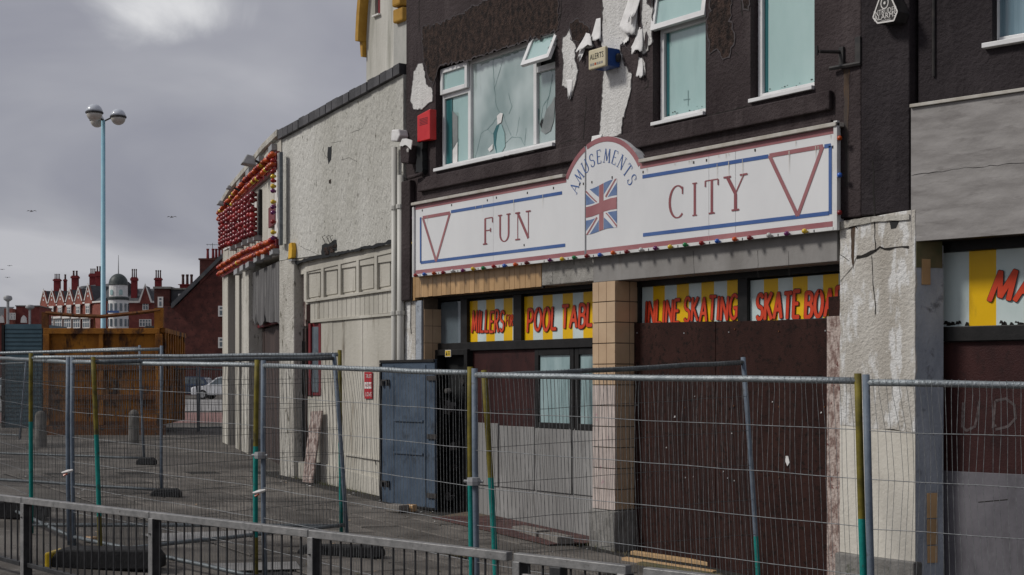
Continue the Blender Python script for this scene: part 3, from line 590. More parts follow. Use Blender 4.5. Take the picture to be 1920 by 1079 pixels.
def window_1():
    v0, v1 = .10, .18; u0, u1, z0, z1 = A.u(829, v0), HOLES[0][1] - .005, 5.10, 6.57; t = .06
    mb = MB(A); frame_rect(mb, u0, u1, z0, z1, t, v0, v1)
    m1, m2 = A.u(880, v0), A.u(1003, v0)
    bar(mb, m1 - .035, m1 + .035, z0 + t, z1 - t, v0 - .002, v1); bar(mb, m2 - .035, m2 + .035, z0 + t, z1 - t, v0 - .002, v1)
    zt1 = A.z(855, 174, v0); zt2 = A.z(1020, 126, v0)
    bar(mb, u0 + t, m1 - .035, zt1 - .05, zt1 + .03, v0 + .002); bar(mb, m2 + .035, u1 - t, zt2 - .05, zt2 + .03, v0 + .002)
    win = mb.build('window', m_upvc, bld, label='wide broken three-light window', bevel=.006)
    mb = MB(A); frame_rect(mb, u0 + .02, m1 + .01, zt1 + .01, z1 - .02, .065, v0 - .05, v0 - .004); mb.build('opening_sash', m_upvc, win, bevel=.006)
    pane(u0 + .075, m1 - .045, zt1 + .07, z1 - .08, v0 - .02, win)
    pane(u0 + t, m1 - .035, z0 + t, zt1 - .05, .14, win); pane(m1 + .035, m2 - .035, z0 + t, z1 - t, .14, win, m_panew)
    pane(m2 + .035, u1 - t, z0 + t, zt2 - .05, .14, win, m_panew)
    P = open_sash(A.u(985, -.05), u1 + .03, z1 + .0, .44, 24, win, m_pane)
    mb = MB(A); mb.box(HOLES[0][0] + .005, HOLES[0][1] - .003, -.05, .22, 5.052, 5.10); mb.build('sill', m_upvc, win, bevel=.006)
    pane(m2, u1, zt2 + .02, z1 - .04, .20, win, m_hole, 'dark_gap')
    vv = .132
    def poly(px, m, nm='broken_hole', k=0):
        mb = MB(A); mb.add([(A.u(x, vv), vv - k, A.z(x, y, vv)) for x, y in px], [tuple(range(len(px)))]); mb.build(nm, m, win)
    poly([(848, 208), (858, 218), (858, 265), (849, 278)], m_holeg); poly([(835, 184), (848, 184), (848, 310), (835, 314)], m_teal, 'pane_edge', .002)
    poly([(849, 282), (858, 266), (858, 306), (849, 309)], m_flap, 'white_shard', .003)
    poly([(925, 250), (931, 236), (940, 233), (946, 250), (947, 275), (940, 287), (930, 290), (926, 270)], m_paneg)
    poly([(925, 250), (931, 236), (937, 233), (932, 250), (930, 270), (932, 290), (926, 270)], m_teal, 'pane_edge', .002)
    poly([(915, 280), (924, 270), (924, 280), (918, 285)], m_flap, 'white_shard', .003)
    poly([(932, 218), (938, 212), (943, 213), (940, 230), (933, 234)], m_flap, 'white_shard', .003)
    poly([(1040, 180), (1034, 194), (1024, 206), (1014, 246), (1022, 252), (1032, 246), (1038, 226), (1040, 200)], m_holeg)
    poly([(1018, 220), (1016, 242), (1012, 234), (1014, 228)], m_hole, 'broken_hole', .002); poly([(1006, 206), (1009, 202), (1011, 206), (1010, 232), (1006, 236)], m_teal, 'pane_edge', .002)
    for i, pts in enumerate([[(924, 112), (926, 160), (930, 200), (938, 213)], [(926, 168), (938, 130), (945, 100)], [(890, 300), (902, 250), (914, 243), (926, 252)], [(914, 243), (938, 214)], [(944, 214), (950, 236), (958, 254)],
                             [(947, 270), (960, 258), (976, 258), (984, 274), (986, 240)], [(953, 176), (960, 200), (954, 214)], [(968, 254), (974, 220)], [(1008, 270), (1018, 200), (1030, 180), (1036, 140)], [(1024, 206), (1036, 150)], [(858, 304), (860, 260)]]):
        crack(A, [A.uz(x, y, .137) for x, y in pts], .137, win, .007, m_glasscrack, seed=i)
    # star hole in the opened sash
    mb = MB(A); c_u, c_s = A.u(1034, -.05), .21; pts = []
    for k in range(12):
        r_ = (.13 if k % 2 else .05); a = 2 * math.pi * k / 12; pts.append(P(c_u + r_ * .8 * math.cos(a), c_s + r_ * math.sin(a), .030))
    mb.add(pts, [tuple(range(12))]); mb.build('broken_hole', m_hole, win)
window_1()
def window_n(i, pxl, pxtop):
    h = HOLES[i]; v0, v1 = .10, .18; u0, u1, z0, z1 = A.u(pxl, v0), h[1] - .004, h[2] + .045, h[3] - .01; t = .065
    mb = MB(A); frame_rect(mb, u0, u1, z0, z1, t, v0, v1)
    zt = A.z(1280, 46, v0) if i == 1 else None
    if zt: bar(mb, u0 + t, u1 - t, zt - .04, zt + .04, v0 - .002)
    win = mb.build('window', m_upvc, bld, bevel=.006)
    pane(u0 + t, u1 - t, z0 + t, (zt - .04) if zt else z1 - t, .14, win)
    mb = MB(A); mb.add([(u0 + t, .138, z0 + t), (u0 + t + .055, .138, z0 + t), (u0 + t + .055, .138, (zt - .04) if zt else z1 - t), (u0 + t, .138, (zt - .04) if zt else z1 - t)], [(0, 1, 2, 3)]); mb.build('pane_edge', m_teal, win)
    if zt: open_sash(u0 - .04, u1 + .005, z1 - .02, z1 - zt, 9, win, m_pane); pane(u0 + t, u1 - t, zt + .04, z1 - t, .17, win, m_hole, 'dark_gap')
    mb = MB(A); mb.box(h[0] + .005, h[1] + .0, -.045, .22, h[2] + .002, h[2] + .045); mb.build('sill', m_upvc, win, bevel=.006)
    rnd = random.Random(i)
    for k in range(14):
        uu = rnd.uniform(u0 + t + .02, u1 - t - .02); mb = MB(A); s_ = rnd.uniform(.003, .009); zz = z0 + t + rnd.uniform(.0, .05)
        mb.add([(uu - s_ * 1.5, .136, zz), (uu + s_ * 1.5, .136, zz - .002), (uu + s_, .136, zz + s_), (uu - s_, .136, zz + s_ * 1.4)], [(0, 1, 2, 3)]); mb.build('dirt_fleck', m_crack, win)
window_n(1, 1238, 0); window_n(2, 1421, 0)
mb = MB(A); u_, z_ = A.uz(1290, 184, .135); mb.ribbon([(u_, z_ - .09), (u_, z_ + .09)], .008, .134); mb.ribbon([(u_ - .08, z_ - .01), (u_ + .03, z_ - .015)], .007, .1335); mb.build('scratched_cross', m_glasscrack, bld)

# ---- fascia under the sign: tan tiles, worn concrete, grey board
ufa, ufb, ufc, ufd = A.u(779, -.04), A.u(1016, -.04), A.u(1115, -.04), A.u(1572, -.04)
fas = MB(A); fas.box(ufa, ufb, -.03, .28, GF + .004, 3.57); fas = fas.build('fascia_backing', m_grout, bld)
n_t = 26; src = None
for i in range(n_t):
    a = ufa + (ufb - ufa) * i / n_t; b = ufa + (ufb - ufa) * (i + 1) / n_t - .006
    if src is None:
        mb = MB(A); mb.box(a, b, -.045, -.029, GF, 3.56); src = mb.build('fascia_tile', m_tile, fas, origin=(a, -.04, 3.4), bevel=.002)
    else: dup(src, fas, src.location + Vector((a - ufa, random.uniform(-.002, .002), random.uniform(-.004, .003))))
mb = MB(A); mb.box(A.u(764, -.05), ufa - .004, -.05, .28, GF - .04, 3.56); mb.build('fascia_end_tile', m_tile, fas, bevel=.003)
mb = MB(A); mb.box(ufb + .01, ufc - .004, -.05, .28, GF + .01, 3.55); mb.build('concrete_lintel', m_conc, bld, bevel=.012)
mb = MB(A); mb.box(ufc, ufd, -.06, .28, GF - .01, 3.55); mb.build('fascia_board', m_greyb, bld, bevel=.006)
mb = MB(A); mb.box(ufb - .02, ufb + .02, -.035, .0, GF - .02, 3.5); mb.build('dark_gap', m_hole, bld)
for x in (1300, 1420, 1478): crack(A, [A.uz(x, 470, -.06), A.uz(x + 2, 520, -.06)], -.0625, bld, .004, seed=x)

# ---- ground floor: piers
def tiled_face(cells, name, m, parent, origin_pad=0): pass
# left pier: white slab front, slate edge, tan tiled return
mb = MB(A); mb.box(A.u(757, -.02), A.u(779, -.02), -.02, .5, -.5, GF - .045); mb.build('left_pier', m_plas, bld, bevel=.008)
mb = MB(A); mb.box(A.u(779, -.02) + .003, A.u(790, -.018), -.018, .5, -.5, GF - .045); mb.build('slate_edge', m_slate, bld, bevel=.006)
up = A.u(790, -.018) + .004
lp = MB(A); lp.box(up - .003, up + .018, .012, .46, -.5, GF - .003); lp = lp.build('return_backing', m_grout, bld)
z = .05
while z < GF - .2:
    for v_ in (.016, .166, .316):
        mb = MB(A); mb.box(up + .018, up + .028, v_, v_ + .142, z, min(z + .245, GF - .01)); mb.build('wall_tile', m_tile2, lp)
    z += .252
# central tiled column
cu0, cu1 = A.u(1111, -.10), A.u(1153.5, -.10); cv1 = .36
col = MB(A); col.box(cu0 + .012, cu1 - .012, -.09, cv1, .42, GF - .012); col = col.build('column', m_grout, bld)
z = .42; row = 0
while z < GF - .03:
    z2 = min(z + .25, GF - .014); mt = m_tile3 if z < 1.95 else m_tile2
    xs = [cu0, cu0 + (cu1 - cu0) * .28, cu0 + (cu1 - cu0) * .62, cu1] if row % 1 == 0 else []
    for i in range(3):
        mb = MB(A); mb.box(xs[i] + .003, xs[i + 1] - .003, -.102, -.089, z + .003, z2 - .003); mb.build('column_tile', mt, col, bevel=.002)
    for v_ in (-.098, .132):
        mb = MB(A); mb.box(cu1 - .0125, cu1 - .001, v_ + .01, v_ + .226, z + .003, z2 - .003); mb.build('column_tile', m_tile2, col, bevel=.002)
    z += .256; row += 1
mb = MB(A); mb.box(cu0 - .03, cu1 + .03, -.14, .38, -.6, .415); mb.build('column_base', m_plinth, bld, bevel=.02)
# right pillar: peeling plaster
pu0, pu1 = A.u(1574, -.08), A.u(1716, -.08)
mb = MB(A); mb.prism(ragged([(pu0, 1.55), (pu1, 1.5), (pu1, 3.66), (pu0, 3.62)], .006, .12, 21), -.08, .45); mb.build('corner_pillar', m_plas, bld, bevel=.008)
mb = MB(A); mb.prism([(pu0 + .003, .26), (pu1 - .003, .24), (pu1 - .003, 1.50), (pu0 + .003, 1.55)], -.077, .45); mb.build('pillar_painted_base', m_plas2, bld)
mb = MB(A); mb.box(pu0 - .02, pu1 + .02, -.13, .45, -.7, .255); mb.build('pillar_plinth', m_plinth, bld, bevel=.015)
mb = MB(A); mb.prism(ragged([A.uz(1566, 418, -.1), A.uz(1620, 408, -.1), A.uz(1704, 402, -.1), A.uz(1704, 412, -.1), A.uz(1640, 416, -.1), A.uz(1600, 424, -.1), A.uz(1570, 432, -.1)], .006, .06, 22), -.10, .1); mb.build('plaster_ledge', m_rcast_d, bld)
for i, (pts, w_) in enumerate([([(1606, 482), (1616, 482), (1634, 474), (1642, 470)], .03), ([(1642, 470), (1650, 464), (1668, 468), (1690, 462), (1704, 464)], .022), ([(1640, 410), (1641, 470)], .01), ([(1634, 480), (1636, 530), (1640, 560), (1641, 590)], .008),
                               ([(1576, 528), (1598, 500), (1606, 482)], .007), ([(1574, 478), (1592, 490)], .006), ([(1592, 430), (1602, 424), (1608, 430)], .01)]):
    crack(A, [A.uz(x, y, -.083) for x, y in pts], -.084, bld, w_, seed=30 + i)
mb = MB(A); mb.prism(ragged([A.uz(1668, 416, -.08), A.uz(1686, 414, -.08), A.uz(1680, 428, -.08), A.uz(1671, 430, -.08)], .004, .03, 4), -.083, -.07); mb.build('plaster_hole', m_hole, bld)
mb = MB(A); mb.prism(ragged([A.uz(1596, 424, -.08), A.uz(1604, 424, -.08), A.uz(1602, 470, -.08), A.uz(1600, 505, -.08), A.uz(1596, 480, -.08)], .006, .05, 9), -.0825, -.07); mb.build('rust_run', m_rust_run, bld)
# rust run below the bracket
mb = MB(A); mb.prism(ragged([A.uz(1582, 130, -.06), A.uz(1594, 130, -.06), A.uz(1590, 230, -.06), A.uz(1592, 350, -.06), A.uz(1584, 350, -.06)], .010, .1, 3), -.0625, -.05); mb.build('rust_run', m_rust_run, bld)
# strand board strip left of the pillar
sb = A.u(1576, .1)
mb = MB(A); mb.box(A.u(1551, .16), pu0 + .03, .155, .19, -.5, 2.68); mb.build('strand_board_strip', m_osb, bld)

# ---- shopfront, left bay
V = .30
def fbox(mb, x0, y0, x1, y1, v0, v1):          # rectangle given by its top-left and bottom-right in the measured photograph
    u0, u1 = A.u(x0, v0), A.u(x1, v0); xm = (x0 + x1) / 2
    mb.box(u0, u1, v0, v1, A.z(xm, y1, v0), A.z(xm, y0, v0)); return mb
sf = MB(A)
lu0, lu1 = A.u(818, V), A.u(1112, V) + .05
zt, zm, zb = GF + .0, A.z(930, 556, V), A.z(930, 645, V)
sf.box(lu0, lu1, V - .04, V + .1, A.z(925, 557, V), zt + .02)             # head
sf.box(lu0, lu1, V - .05, V + .1, A.z(925, 657, V), A.z(925, 641, V))     # transom
for xa, xb in ((818, 826), (868, 880), (967, 982)):
    sf.box(A.u(xa, V), A.u(xb, V), V - .045, V + .1, A.z(925, 657, V), A.z(925, 557, V))
sf = sf.build('shopfront_frame', m_black, bld, bevel=.006)
mb = MB(A); mb.box(A.u(826, V), A.u(868, V), V + .01, V + .05, A.z(850, 654, V), A.z(850, 566, V)); mb.build('dark_pane', m_glass, sf)
def striped(parent, u0, u1, z0, z1, v, n, first, off=0.0):
    w_ = (u1 - u0) / n; k = first; a = u0 - off * w_
    win = MB(A); win.box(u0 - .01, u1 + .01, v + .006, v + .03, z0 - .01, z1 + .01); win = win.build('striped_window', m_black, parent)
    while a < u1 - 1e-4:
        b = a + w_; mb = MB(A); aa, bb = max(a, u0), min(b, u1)
        if bb - aa > .005:
            mb.add([(aa, v, z0), (bb, v, z0), (bb, v, z1), (aa, v, z1)], [(0, 1, 2, 3)]); mb.build('stripe', m_yel if k % 2 else m_pale, win)
        a = b; k += 1
    return win
def sw(x0, x1, y0, y1, v): xm = (x0 + x1) / 2; return A.u(x0, v), A.u(x1, v), A.z(xm, y1, v), A.z(xm, y0, v)
a = sw(880, 968, 562, 640, V + .01); win = striped(sf, a[0], a[1], a[2], a[3], V + .01, 5.4, 1)
brush_word('MILLERS', A, A.u(886, V), A.u(945, V), A.z(915, 622, V), A.z(915, 583, V), V - .002, win, .115, .16, seed=5)
brush_word('FOR S', A, A.u(949, V), A.u(969, V), A.z(960, 611, V), A.z(960, 591, V), V - .002, win, .10, .2, seed=6, clip=A.u(969, V))
a = sw(982, 1112, 552, 636, V + .01); win = striped(sf, a[0], a[1] + .06, a[2], a[3], V + .01, 7.2, 1)
brush_word('POOL TABL', A, A.u(990, V), A.u(1111, V), A.z(1050, 619, V), A.z(1050, 578, V), V - .002, win, .15, .10, seed=8, rise=.04)
# boards, door leaves and panels below
def board(x0, y0, x1, y1, v, m, name, parent=bld, th=.03, bev=.004):
    mb = MB(A); fbox(mb, x0, y0, x1, y1, v, v + th); return mb.build(name, m, parent, bevel=bev)
board(878, 657, 1003, 801, V, m_maroon, 'maroon_board')
dl = MB(A)
for x0, x1 in ((1004, 1078), (1079, 1125)):
    u0, u1 = A.u(x0, V), A.u(x1, V); z0, z1 = A.z(1060, 806, V), A.z(1060, 654, V)
    frame_rect(dl, u0 + .004, u1 - .004, z0, z1, .085, V - .02, V + .05)
dl = dl.build('glazed_door', m_black, bld, bevel=.006)
for x0, x1 in ((1012, 1070), (1086, 1120)):
    mb = MB(A); u0, u1 = A.u(x0, V), A.u(x1, V); mb.add([(u0, V + .01, A.z(1060, 802, V)), (u1, V + .01, A.z(1060, 802, V)), (u1, V + .01, A.z(1060, 664, V)), (u0, V + .01, A.z(1060, 664, V))], [(0, 1, 2, 3)])
    mb.build('pane', mat('dirty_door_glass', (.22, .32, .33), (.34, .45, .46), 3, .08, .1, 5, spec=.6, stretch=.3, spots=(.10, .15, .16), sscale=2.5, slo=.5, shi=.7, sstretch=.25) if x0 == 1012 else MATS['dirty_door_glass'], dl)
xs = [886, 935, 1003, 1073, 1125]
for i in range(4):
    mb = MB(A); u0, u1 = A.u(xs[i], V - .01), A.u(xs[i + 1], V - .01)
    mb.box(u0 + .014, u1 - .014, V - .02 + .006 * (i % 2), V + .05, .52 - .10 * 0, A.z(1000, 801 if i else 797, V)); mb.build('grey_panel', m_greyp, bld, bevel=.004)
mb = MB(A); mb.box(A.u(878, V), A.u(1125, V), V + .004, V + .12, -.5, .515); mb.build('stall_riser', m_greyp, bld, bevel=.004)
mb = MB(A); mb.box(A.u(818, V), A.u(1130, V), V + .06, V + .14, -.4, GF - .01); mb.build('shopfront_backing', m_hole, bld)
# side doorway: black frame, dark recess, steel door folded back against the white wall
dw = MB(A); frame_rect(dw, A.u(818, V - .06), A.u(880, V - .06), .0, A.z(850, 656, V), .085, V - .10, V + .04); dw = dw.build('doorway_frame', m_black, bld, bevel=.006)
rnd = random.Random(2)
for k in range(16):
    c_ = (rnd.uniform(A.u(830, V), A.u(868, V)), rnd.uniform(.1, 2.1)); s_ = rnd.uniform(.04, .12)
    pts = [(c_[0] + s_ * rnd.uniform(.5, 1) * math.cos(t * 1.05), c_[1] + 1.3 * s_ * rnd.uniform(.5, 1) * math.sin(t * 1.05)) for t in range(6)]
    mb = MB(A); mb.prism(pts, V - .012 - .002 * k, V + .056); mb.build('torn_lining', m_metal if k % 3 else m_greyb, dw)
DOOR = Frame(A.u(818, -.20), -.20, 3)
dr = MB(DOOR); d0, d1 = DOOR.u(713), DOOR.u(815); zb_, zt_ = DOOR.z(760, 951), DOOR.z(760, 675)
dr.box(d0, d1, 0, .045, zb_, zt_); door = dr.build('steel_door', m_bdoor, bld, bevel=.006, label='blue-grey steel security door standing open')
def dbox(x0, y0, x1, y1, v0, v1, name, m):
    mb = MB(DOOR); mb.box(DOOR.u(x0), DOOR.u(x1), v0, v1, DOOR.z(760, y1), DOOR.z(760, y0)); mb.build(name, m, door, bevel=.003)
dbox(713, 675, 815, 680, -.02, .0, 'door_edge', m_black); dbox(713, 681, 716, 946, -.02, .0, 'door_edge', m_black); dbox(713, 946.5, 815, 951, -.02, 0, 'door_edge', m_black)
dbox(737, 685, 739, 945, -.008, 0, 'pressed_rib', m_bdoor); dbox(796, 685, 799, 945, -.014, 0, 'pressed_rib', m_bdoor)
dbox(740, 787, 794, 791, -.02, 0, 'cross_bar', m_bdoor); dbox(740, 848, 794, 852, -.02, 0, 'cross_bar', m_bdoor)
for y in (712, 905): dbox(718, y, 731, y + 3, -.05, -.03, 'hasp', m_metal); dbox(718, y, 721, y + 12, -.05, 0, 'hasp', m_metal); dbox(728, y, 731, y + 12, -.05, 0, 'hasp', m_metal)
for y in (705, 812, 920): dbox(803, y, 820, y + 9, -.03, 0, 'hinge', m_metal)

# ---- shopfront, right bay
sr = MB(A); ru0, ru1 = A.u(1188, V) , pu0 + .1
sr.box(ru0 - .04, ru1, V - .05, V + .1, A.z(1390, 524, V), GF + .02)
sr.box(ru0 - .04, A.u(1203, V), V - .045, V + .1, A.z(1390, 612, V), A.z(1390, 520, V)); sr.box(A.u(1388, V), A.u(1406, V), V - .045, V + .1, A.z(1390, 612, V), A.z(1390, 522, V))
sr.box(ru0 - .04, ru1, V - .03, V + .1, A.z(1390, 614, V), A.z(1390, 604, V))
sr = sr.build('shopfront_frame', m_black, bld, bevel=.006)
a = sw(1203, 1388, 532, 606, V + .01); win = striped(sr, a[0], a[1], a[2], a[3], V + .01, 8, 0)
brush_word('INLINE SKATING', A, A.u(1211, V), A.u(1382, V), A.z(1300, 603, V), A.z(1300, 560, V), V - .002, win, .135, .12, seed=9, rise=.01)
a = sw(1406, 1574, 520, 600, V + .01); win = striped(sr, a[0], a[1] + .12, a[2], a[3], V + .01, 6.6, 0)
brush_word('SKATE BOARD', A, A.u(1420, V), A.u(1600, V), A.z(1490, 596, V), A.z(1490, 548, V), V - .002, win, .155, .10, seed=10, clip=A.u(1590, V))
board(1553, 556, 1580, 596, V - .05, m_brown, 'brown_offcut', sr)
u0, u1 = A.u(1189, .20), A.u(1556, .20)
mb = MB(A); mb.prism([(u0, -.4), ((u0 + u1) / 2 - .15, -.4), ((u0 + u1) / 2 - .15, A.z(1380, 601, .2)), (u0, A.z(1190, 606, .2))], .20, .235); mb.build('brown_board', m_brown, bld, bevel=.003)
mb = MB(A); mb.prism([((u0 + u1) / 2 - .146, -.4), (u1, -.4), (u1, A.z(1556, 598, .2)), ((u0 + u1) / 2 - .146, A.z(1380, 602, .2))], .205, .24); mb.build('brown_board', m_brown, bld, bevel=.003)
rnd = random.Random(18)
for x in (1196, 1284, 1366, 1376, 1462, 1548):
    for y in (622, 760, 900):
        u_, z_ = A.uz(x + rnd.uniform(-2, 2), y + rnd.uniform(-8, 8), .2); mb = MB(A); mb.box(u_ - .007, u_ + .007, .194, .2, z_ - .007, z_ + .007); mb.build('screw', m_steel if rnd.random() < .5 else m_rustd, bld)
rnd = random.Random(8)
for k in range(9):
    u_, z_ = A.uz(rnd.uniform(1230, 1540), rnd.uniform(740, 900), .2); s_ = rnd.uniform(.006, .014)
    mb = MB(A); mb.prism([(u_ - s_, z_ - s_), (u_ + s_, z_ - s_ * .6), (u_ + s_ * .4, z_ + s_)], .196, .2); mb.build('paper_scrap', m_flap, bld)
u_, z_ = A.uz(1477, 864, .2); mb = MB(A); mb.prism([(u_ - .03, z_ - .01), (u_, z_ - .06), (u_ + .03, z_ - .02), (u_ + .01, z_ + .05), (u_ - .025, z_ + .05)], .194, .2); mb.build('paper_scrap', m_flap, bld)

# ================================================================== sign board on the arcade
SV = -.14
sgn = thing('sign_board', 'long white FUN CITY AMUSEMENTS sign with arched middle and small union flag', 'sign', (A.u(1130, SV), SV, 3.55))
S = lambda x, y: A.uz(x, y, SV)
s0, s1 = A.u(779, SV), A.u(1566, SV); sz0, sz1 = 3.553, 4.585
ac = A.u(1129, SV); aw = (A.u(1200, SV) - A.u(1058, SV)) / 2; ah = A.z(1135, 256, SV) - sz1
aR = (aw * aw + ah * ah) / (2 * ah); azc = sz1 + ah - aR; a_half = math.asin(aw / aR)
def arch(r, a0, a1, n): return [(ac + r * math.sin(a0 + (a1 - a0) * i / n), azc + r * math.cos(a0 + (a1 - a0) * i / n)) for i in range(n + 1)]
ux = A.u(1098, SV); axs = math.asin((ux - ac) / aR)
joints = [s0, A.u(925, SV)]
mb = MB(A); mb.prism([(s0, sz0), (joints[1] - .002, sz0), (joints[1] - .002, sz1), (s0, sz1)], SV, SV + .13); mb.build('panel', m_sign, sgn, bevel=.003)
mb = MB(A); mb.prism([(joints[1] + .002, sz0), (ux - .018, sz0)] + list(reversed(arch(aR, -a_half, axs - .02, 8))) + [(joints[1] + .002, sz1)], SV, SV + .13); mb.build('panel', m_sign, sgn)
j2, j3 = A.u(1329, SV), A.u(1379, SV)
mb = MB(A); mb.prism([(ux + .018, sz0), (j2 - .002, sz0), (j2 - .002, sz1)] + list(reversed(arch(aR, axs + .02, a_half, 12))), SV, SV + .13); mb.build('panel', m_sign, sgn)
mb = MB(A); mb.prism([(j2 + .002, sz0), (j3 - .002, sz0), (j3 - .002, sz1), (j2 + .002, sz1)], SV, SV + .13); mb.build('panel', m_sign, sgn, bevel=.003)
mb = MB(A); mb.prism([(j3 + .002, sz0), (s1, sz0), (s1, sz1), (j3 + .002, sz1)], SV, SV + .13); mb.build('panel', m_sign, sgn, bevel=.003)
mb = MB(A); mb.box(ux - .03, ux + .03, SV + .05, SV + .125, sz0 + .01, azc + aR * math.cos(axs) - .01); mb.build('panel_gap', m_hole, sgn)
pv = SV - .003
def stripe(pts, w_, m, name, v=pv): mb = MB(A); mb.ribbon(pts, w_, v); return mb.build(name, m, sgn)
bw = .062
stripe([(s0 + .01, sz1 - bw / 2), (ac - aw + .02, sz1 - bw / 2)], bw, m_pink, 'red_border'); stripe([(ac + aw - .02, sz1 - bw / 2), (s1 - .02, sz1 - bw / 2)], bw, m_pink, 'red_border', pv)
stripe(arch(aR - bw / 2, -a_half, axs - .022, 10), bw, m_pink, 'red_border', pv - .001); stripe(arch(aR - bw / 2, axs + .022, a_half, 14), bw, m_pink, 'red_border', pv - .001)
zbb = A.z(779, 511, SV)
for a, b in ((s0 + .01, joints[1]), (joints[1], ux - .02), (ux + .02, j2), (j2, s1 - .03)): stripe([(a + .001, zbb), (b - .001, zbb)], .055, m_pink, 'red_border')
# bulb strip along the bottom and both ends
mb = MB(A); mb.box(s0, s1, SV - .035, SV - .002, sz0 - .02, zbb - .035); strip = mb.build('bulb_strip', m_sgstrip, sgn, bevel=.003)
mb = MB(A); mb.box(s0 - .045, s0 - .003, SV - .03, SV + .12, sz0 - .02, sz1 - .02); mb.build('bulb_strip', m_sgstrip, sgn, bevel=.003)
mb = MB(A); mb.box(s1 + .002, s1 + .05, SV - .03, SV + .01, sz0 - .02, sz1 + .06); mb.build('bulb_strip', m_sgstrip, sgn, bevel=.003)
for a, b in ((s0 - .05, ac - aw), (ac + aw, s1 + .05)):
    mb = MB(A); mb.box(a, b, SV - .05, SV + .12, sz1 + .004, sz1 + .045); mb.build('top_trim', m_trim, sgn, bevel=.005)
# blue lines
bl = .042
for pts in ([(846, 397.5), (1054, 362)], [(789, 493), (1060, 460)], [(789, 408), (789, 493)], [(1205, 332), (1441, 293.5)], [(1206, 441), (1555, 400)], [(1557, 274), (1557, 402)], [(1546, 275), (1558, 273)]):
    stripe([S(*p) for p in pts], bl, m_blue, 'blue_line', pv - .001)
for i, tri in enumerate(([(793, 409), (844, 399), (818, 490)], [(1443, 294), (1543, 273), (1496, 405)])):
    P = [S(*p) for p in tri]; zt3 = (P[0][1] + P[1][1]) / 2; P[0] = (P[0][0], zt3); P[1] = (P[1][0], zt3)
    stripe([P[0], P[1]], .045, m_pink, 'triangle_edge', pv - .002); stripe([P[1], P[2]], .045, m_pink, 'triangle_edge', pv - .0024); stripe([P[2], P[0]], .045, m_pink, 'triangle_edge', pv - .0028)
# FUN   CITY
def big(ch, x0, x1, y0, y1):
    u0, u1 = A.u(x0, SV), A.u(x1, SV); xm = (x0 + x1) / 2; z0, z1 = A.z(xm, y1, SV), A.z(xm, y0, SV); wd = G[ch][0]
    k = (z1 - z0)
    def pos(a, b): return (u0 + (u1 - u0) * (a / wd if wd > .1 else .5 + (a - .05) * k * .8 / (u1 - u0)), z0 + (z1 - z0) * b)
    def thickpos(a, b): return pos(a, b)
    serif_letter(ch, A, thickpos, pv - .001, m_pinkl, sgn, .105 if wd > .1 else .13, .036)
for a in (('F', 910, 924, 409, 457), ('U', 938, 954, 403, 453), ('N', 971, 991, 398, 448), ('C', 1256, 1281, 349, 409), ('I', 1296, 1310, 344, 404), ('T', 1323, 1347, 338, 400), ('Y', 1364, 1395, 330, 394)): big(*a)
# AMUSEMENTS along the arch
word = 'AMUSEMENTS'; hl = .165; rl = aR - .315
ws = [max(G[c][0], .1) * hl * .86 + .068 for c in word]; tot = sum(ws); x = -tot / 2
for c, w_ in zip(word, ws):
    th = (x + w_ / 2 + .01) / (rl + hl * .4); wd = G[c][0]
    def pos(a, b, th=th, wd=wd):
        du = (a - wd / 2) * hl * .86; r_ = rl + b * hl
        return (ac + r_ * math.sin(th) + du * math.cos(th), azc + r_ * math.cos(th) - du * math.sin(th))
    serif_letter(c, A, pos, pv - .001, m_blue, sgn, .115, .05); x += w_
# union flag, drawn as if waving
flag = MB(A); fx0, fx1 = 1099, 1157
def fp(s_, t):                                 # s along, t up, both 0..1
    x_ = fx0 + (fx1 - fx0) * s_; top = 357 - 22 * s_ + 1.5 * math.sin(s_ * 6.3); bot = 440 - 14 * s_ + 1.5 * math.sin(s_ * 6.3 + .6)
    return S(x_, bot + (top - bot) * t)
def fpoly(pts, m, v, name):
    mb = MB(A); n = len(pts); out = []
    for i in range(n):
        a, b = pts[i], pts[(i + 1) % n]
        for j in range(5): out.append(fp(a[0] + (b[0] - a[0]) * j / 5, a[1] + (b[1] - a[1]) * j / 5))
    mb.add([(u, v, z) for u, z in out], [tuple(range(len(out)))]); return mb.build(name, m, flag)
fbase = [fp(s_ / 10, 0) for s_ in range(11)] + [fp(s_ / 10, 1) for s_ in range(10, -1, -1)]
flag.add([(u, pv - .0005, z) for u, z in fbase], [tuple(range(len(fbase)))]); flag = flag.build('union_flag', m_sign, sgn)
for tri in ([(.12, 0), (.42, 0), (.42, .25)], [(0, .08), (.30, .32), (0, .32)], [(.58, 0), (.90, 0), (.58, .26)], [(1, .08), (1, .34), (.70, .34)],
            [(0, .66), (.30, .66), (0, .92)], [(.12, 1), (.42, .75), (.42, 1)], [(.58, .75), (.88, 1), (.58, 1)], [(.70, .66), (1, .66), (1, .92)]):
    fpoly(tri, m_fblue, pv - .0015, 'blue_field')
for kq, q in enumerate(([(.43, 0), (.57, 0), (.57, 1), (.43, 1)], [(0, .38), (1, .38), (1, .62), (0, .62)])): fpoly(q, m_pink, pv - .0025 - .001 * kq, 'red_cross')
for q in ([(0, 0), (.06, 0), (.38, .30), (.34, .34)], [(1, 1), (.94, 1), (.62, .70), (.66, .66)], [(0, 1), (0, .95), (.33, .66), (.37, .66)], [(1, 0), (1, .05), (.67, .34), (.63, .34)]): fpoly(q, m_pink, pv - .002, 'red_diagonal')
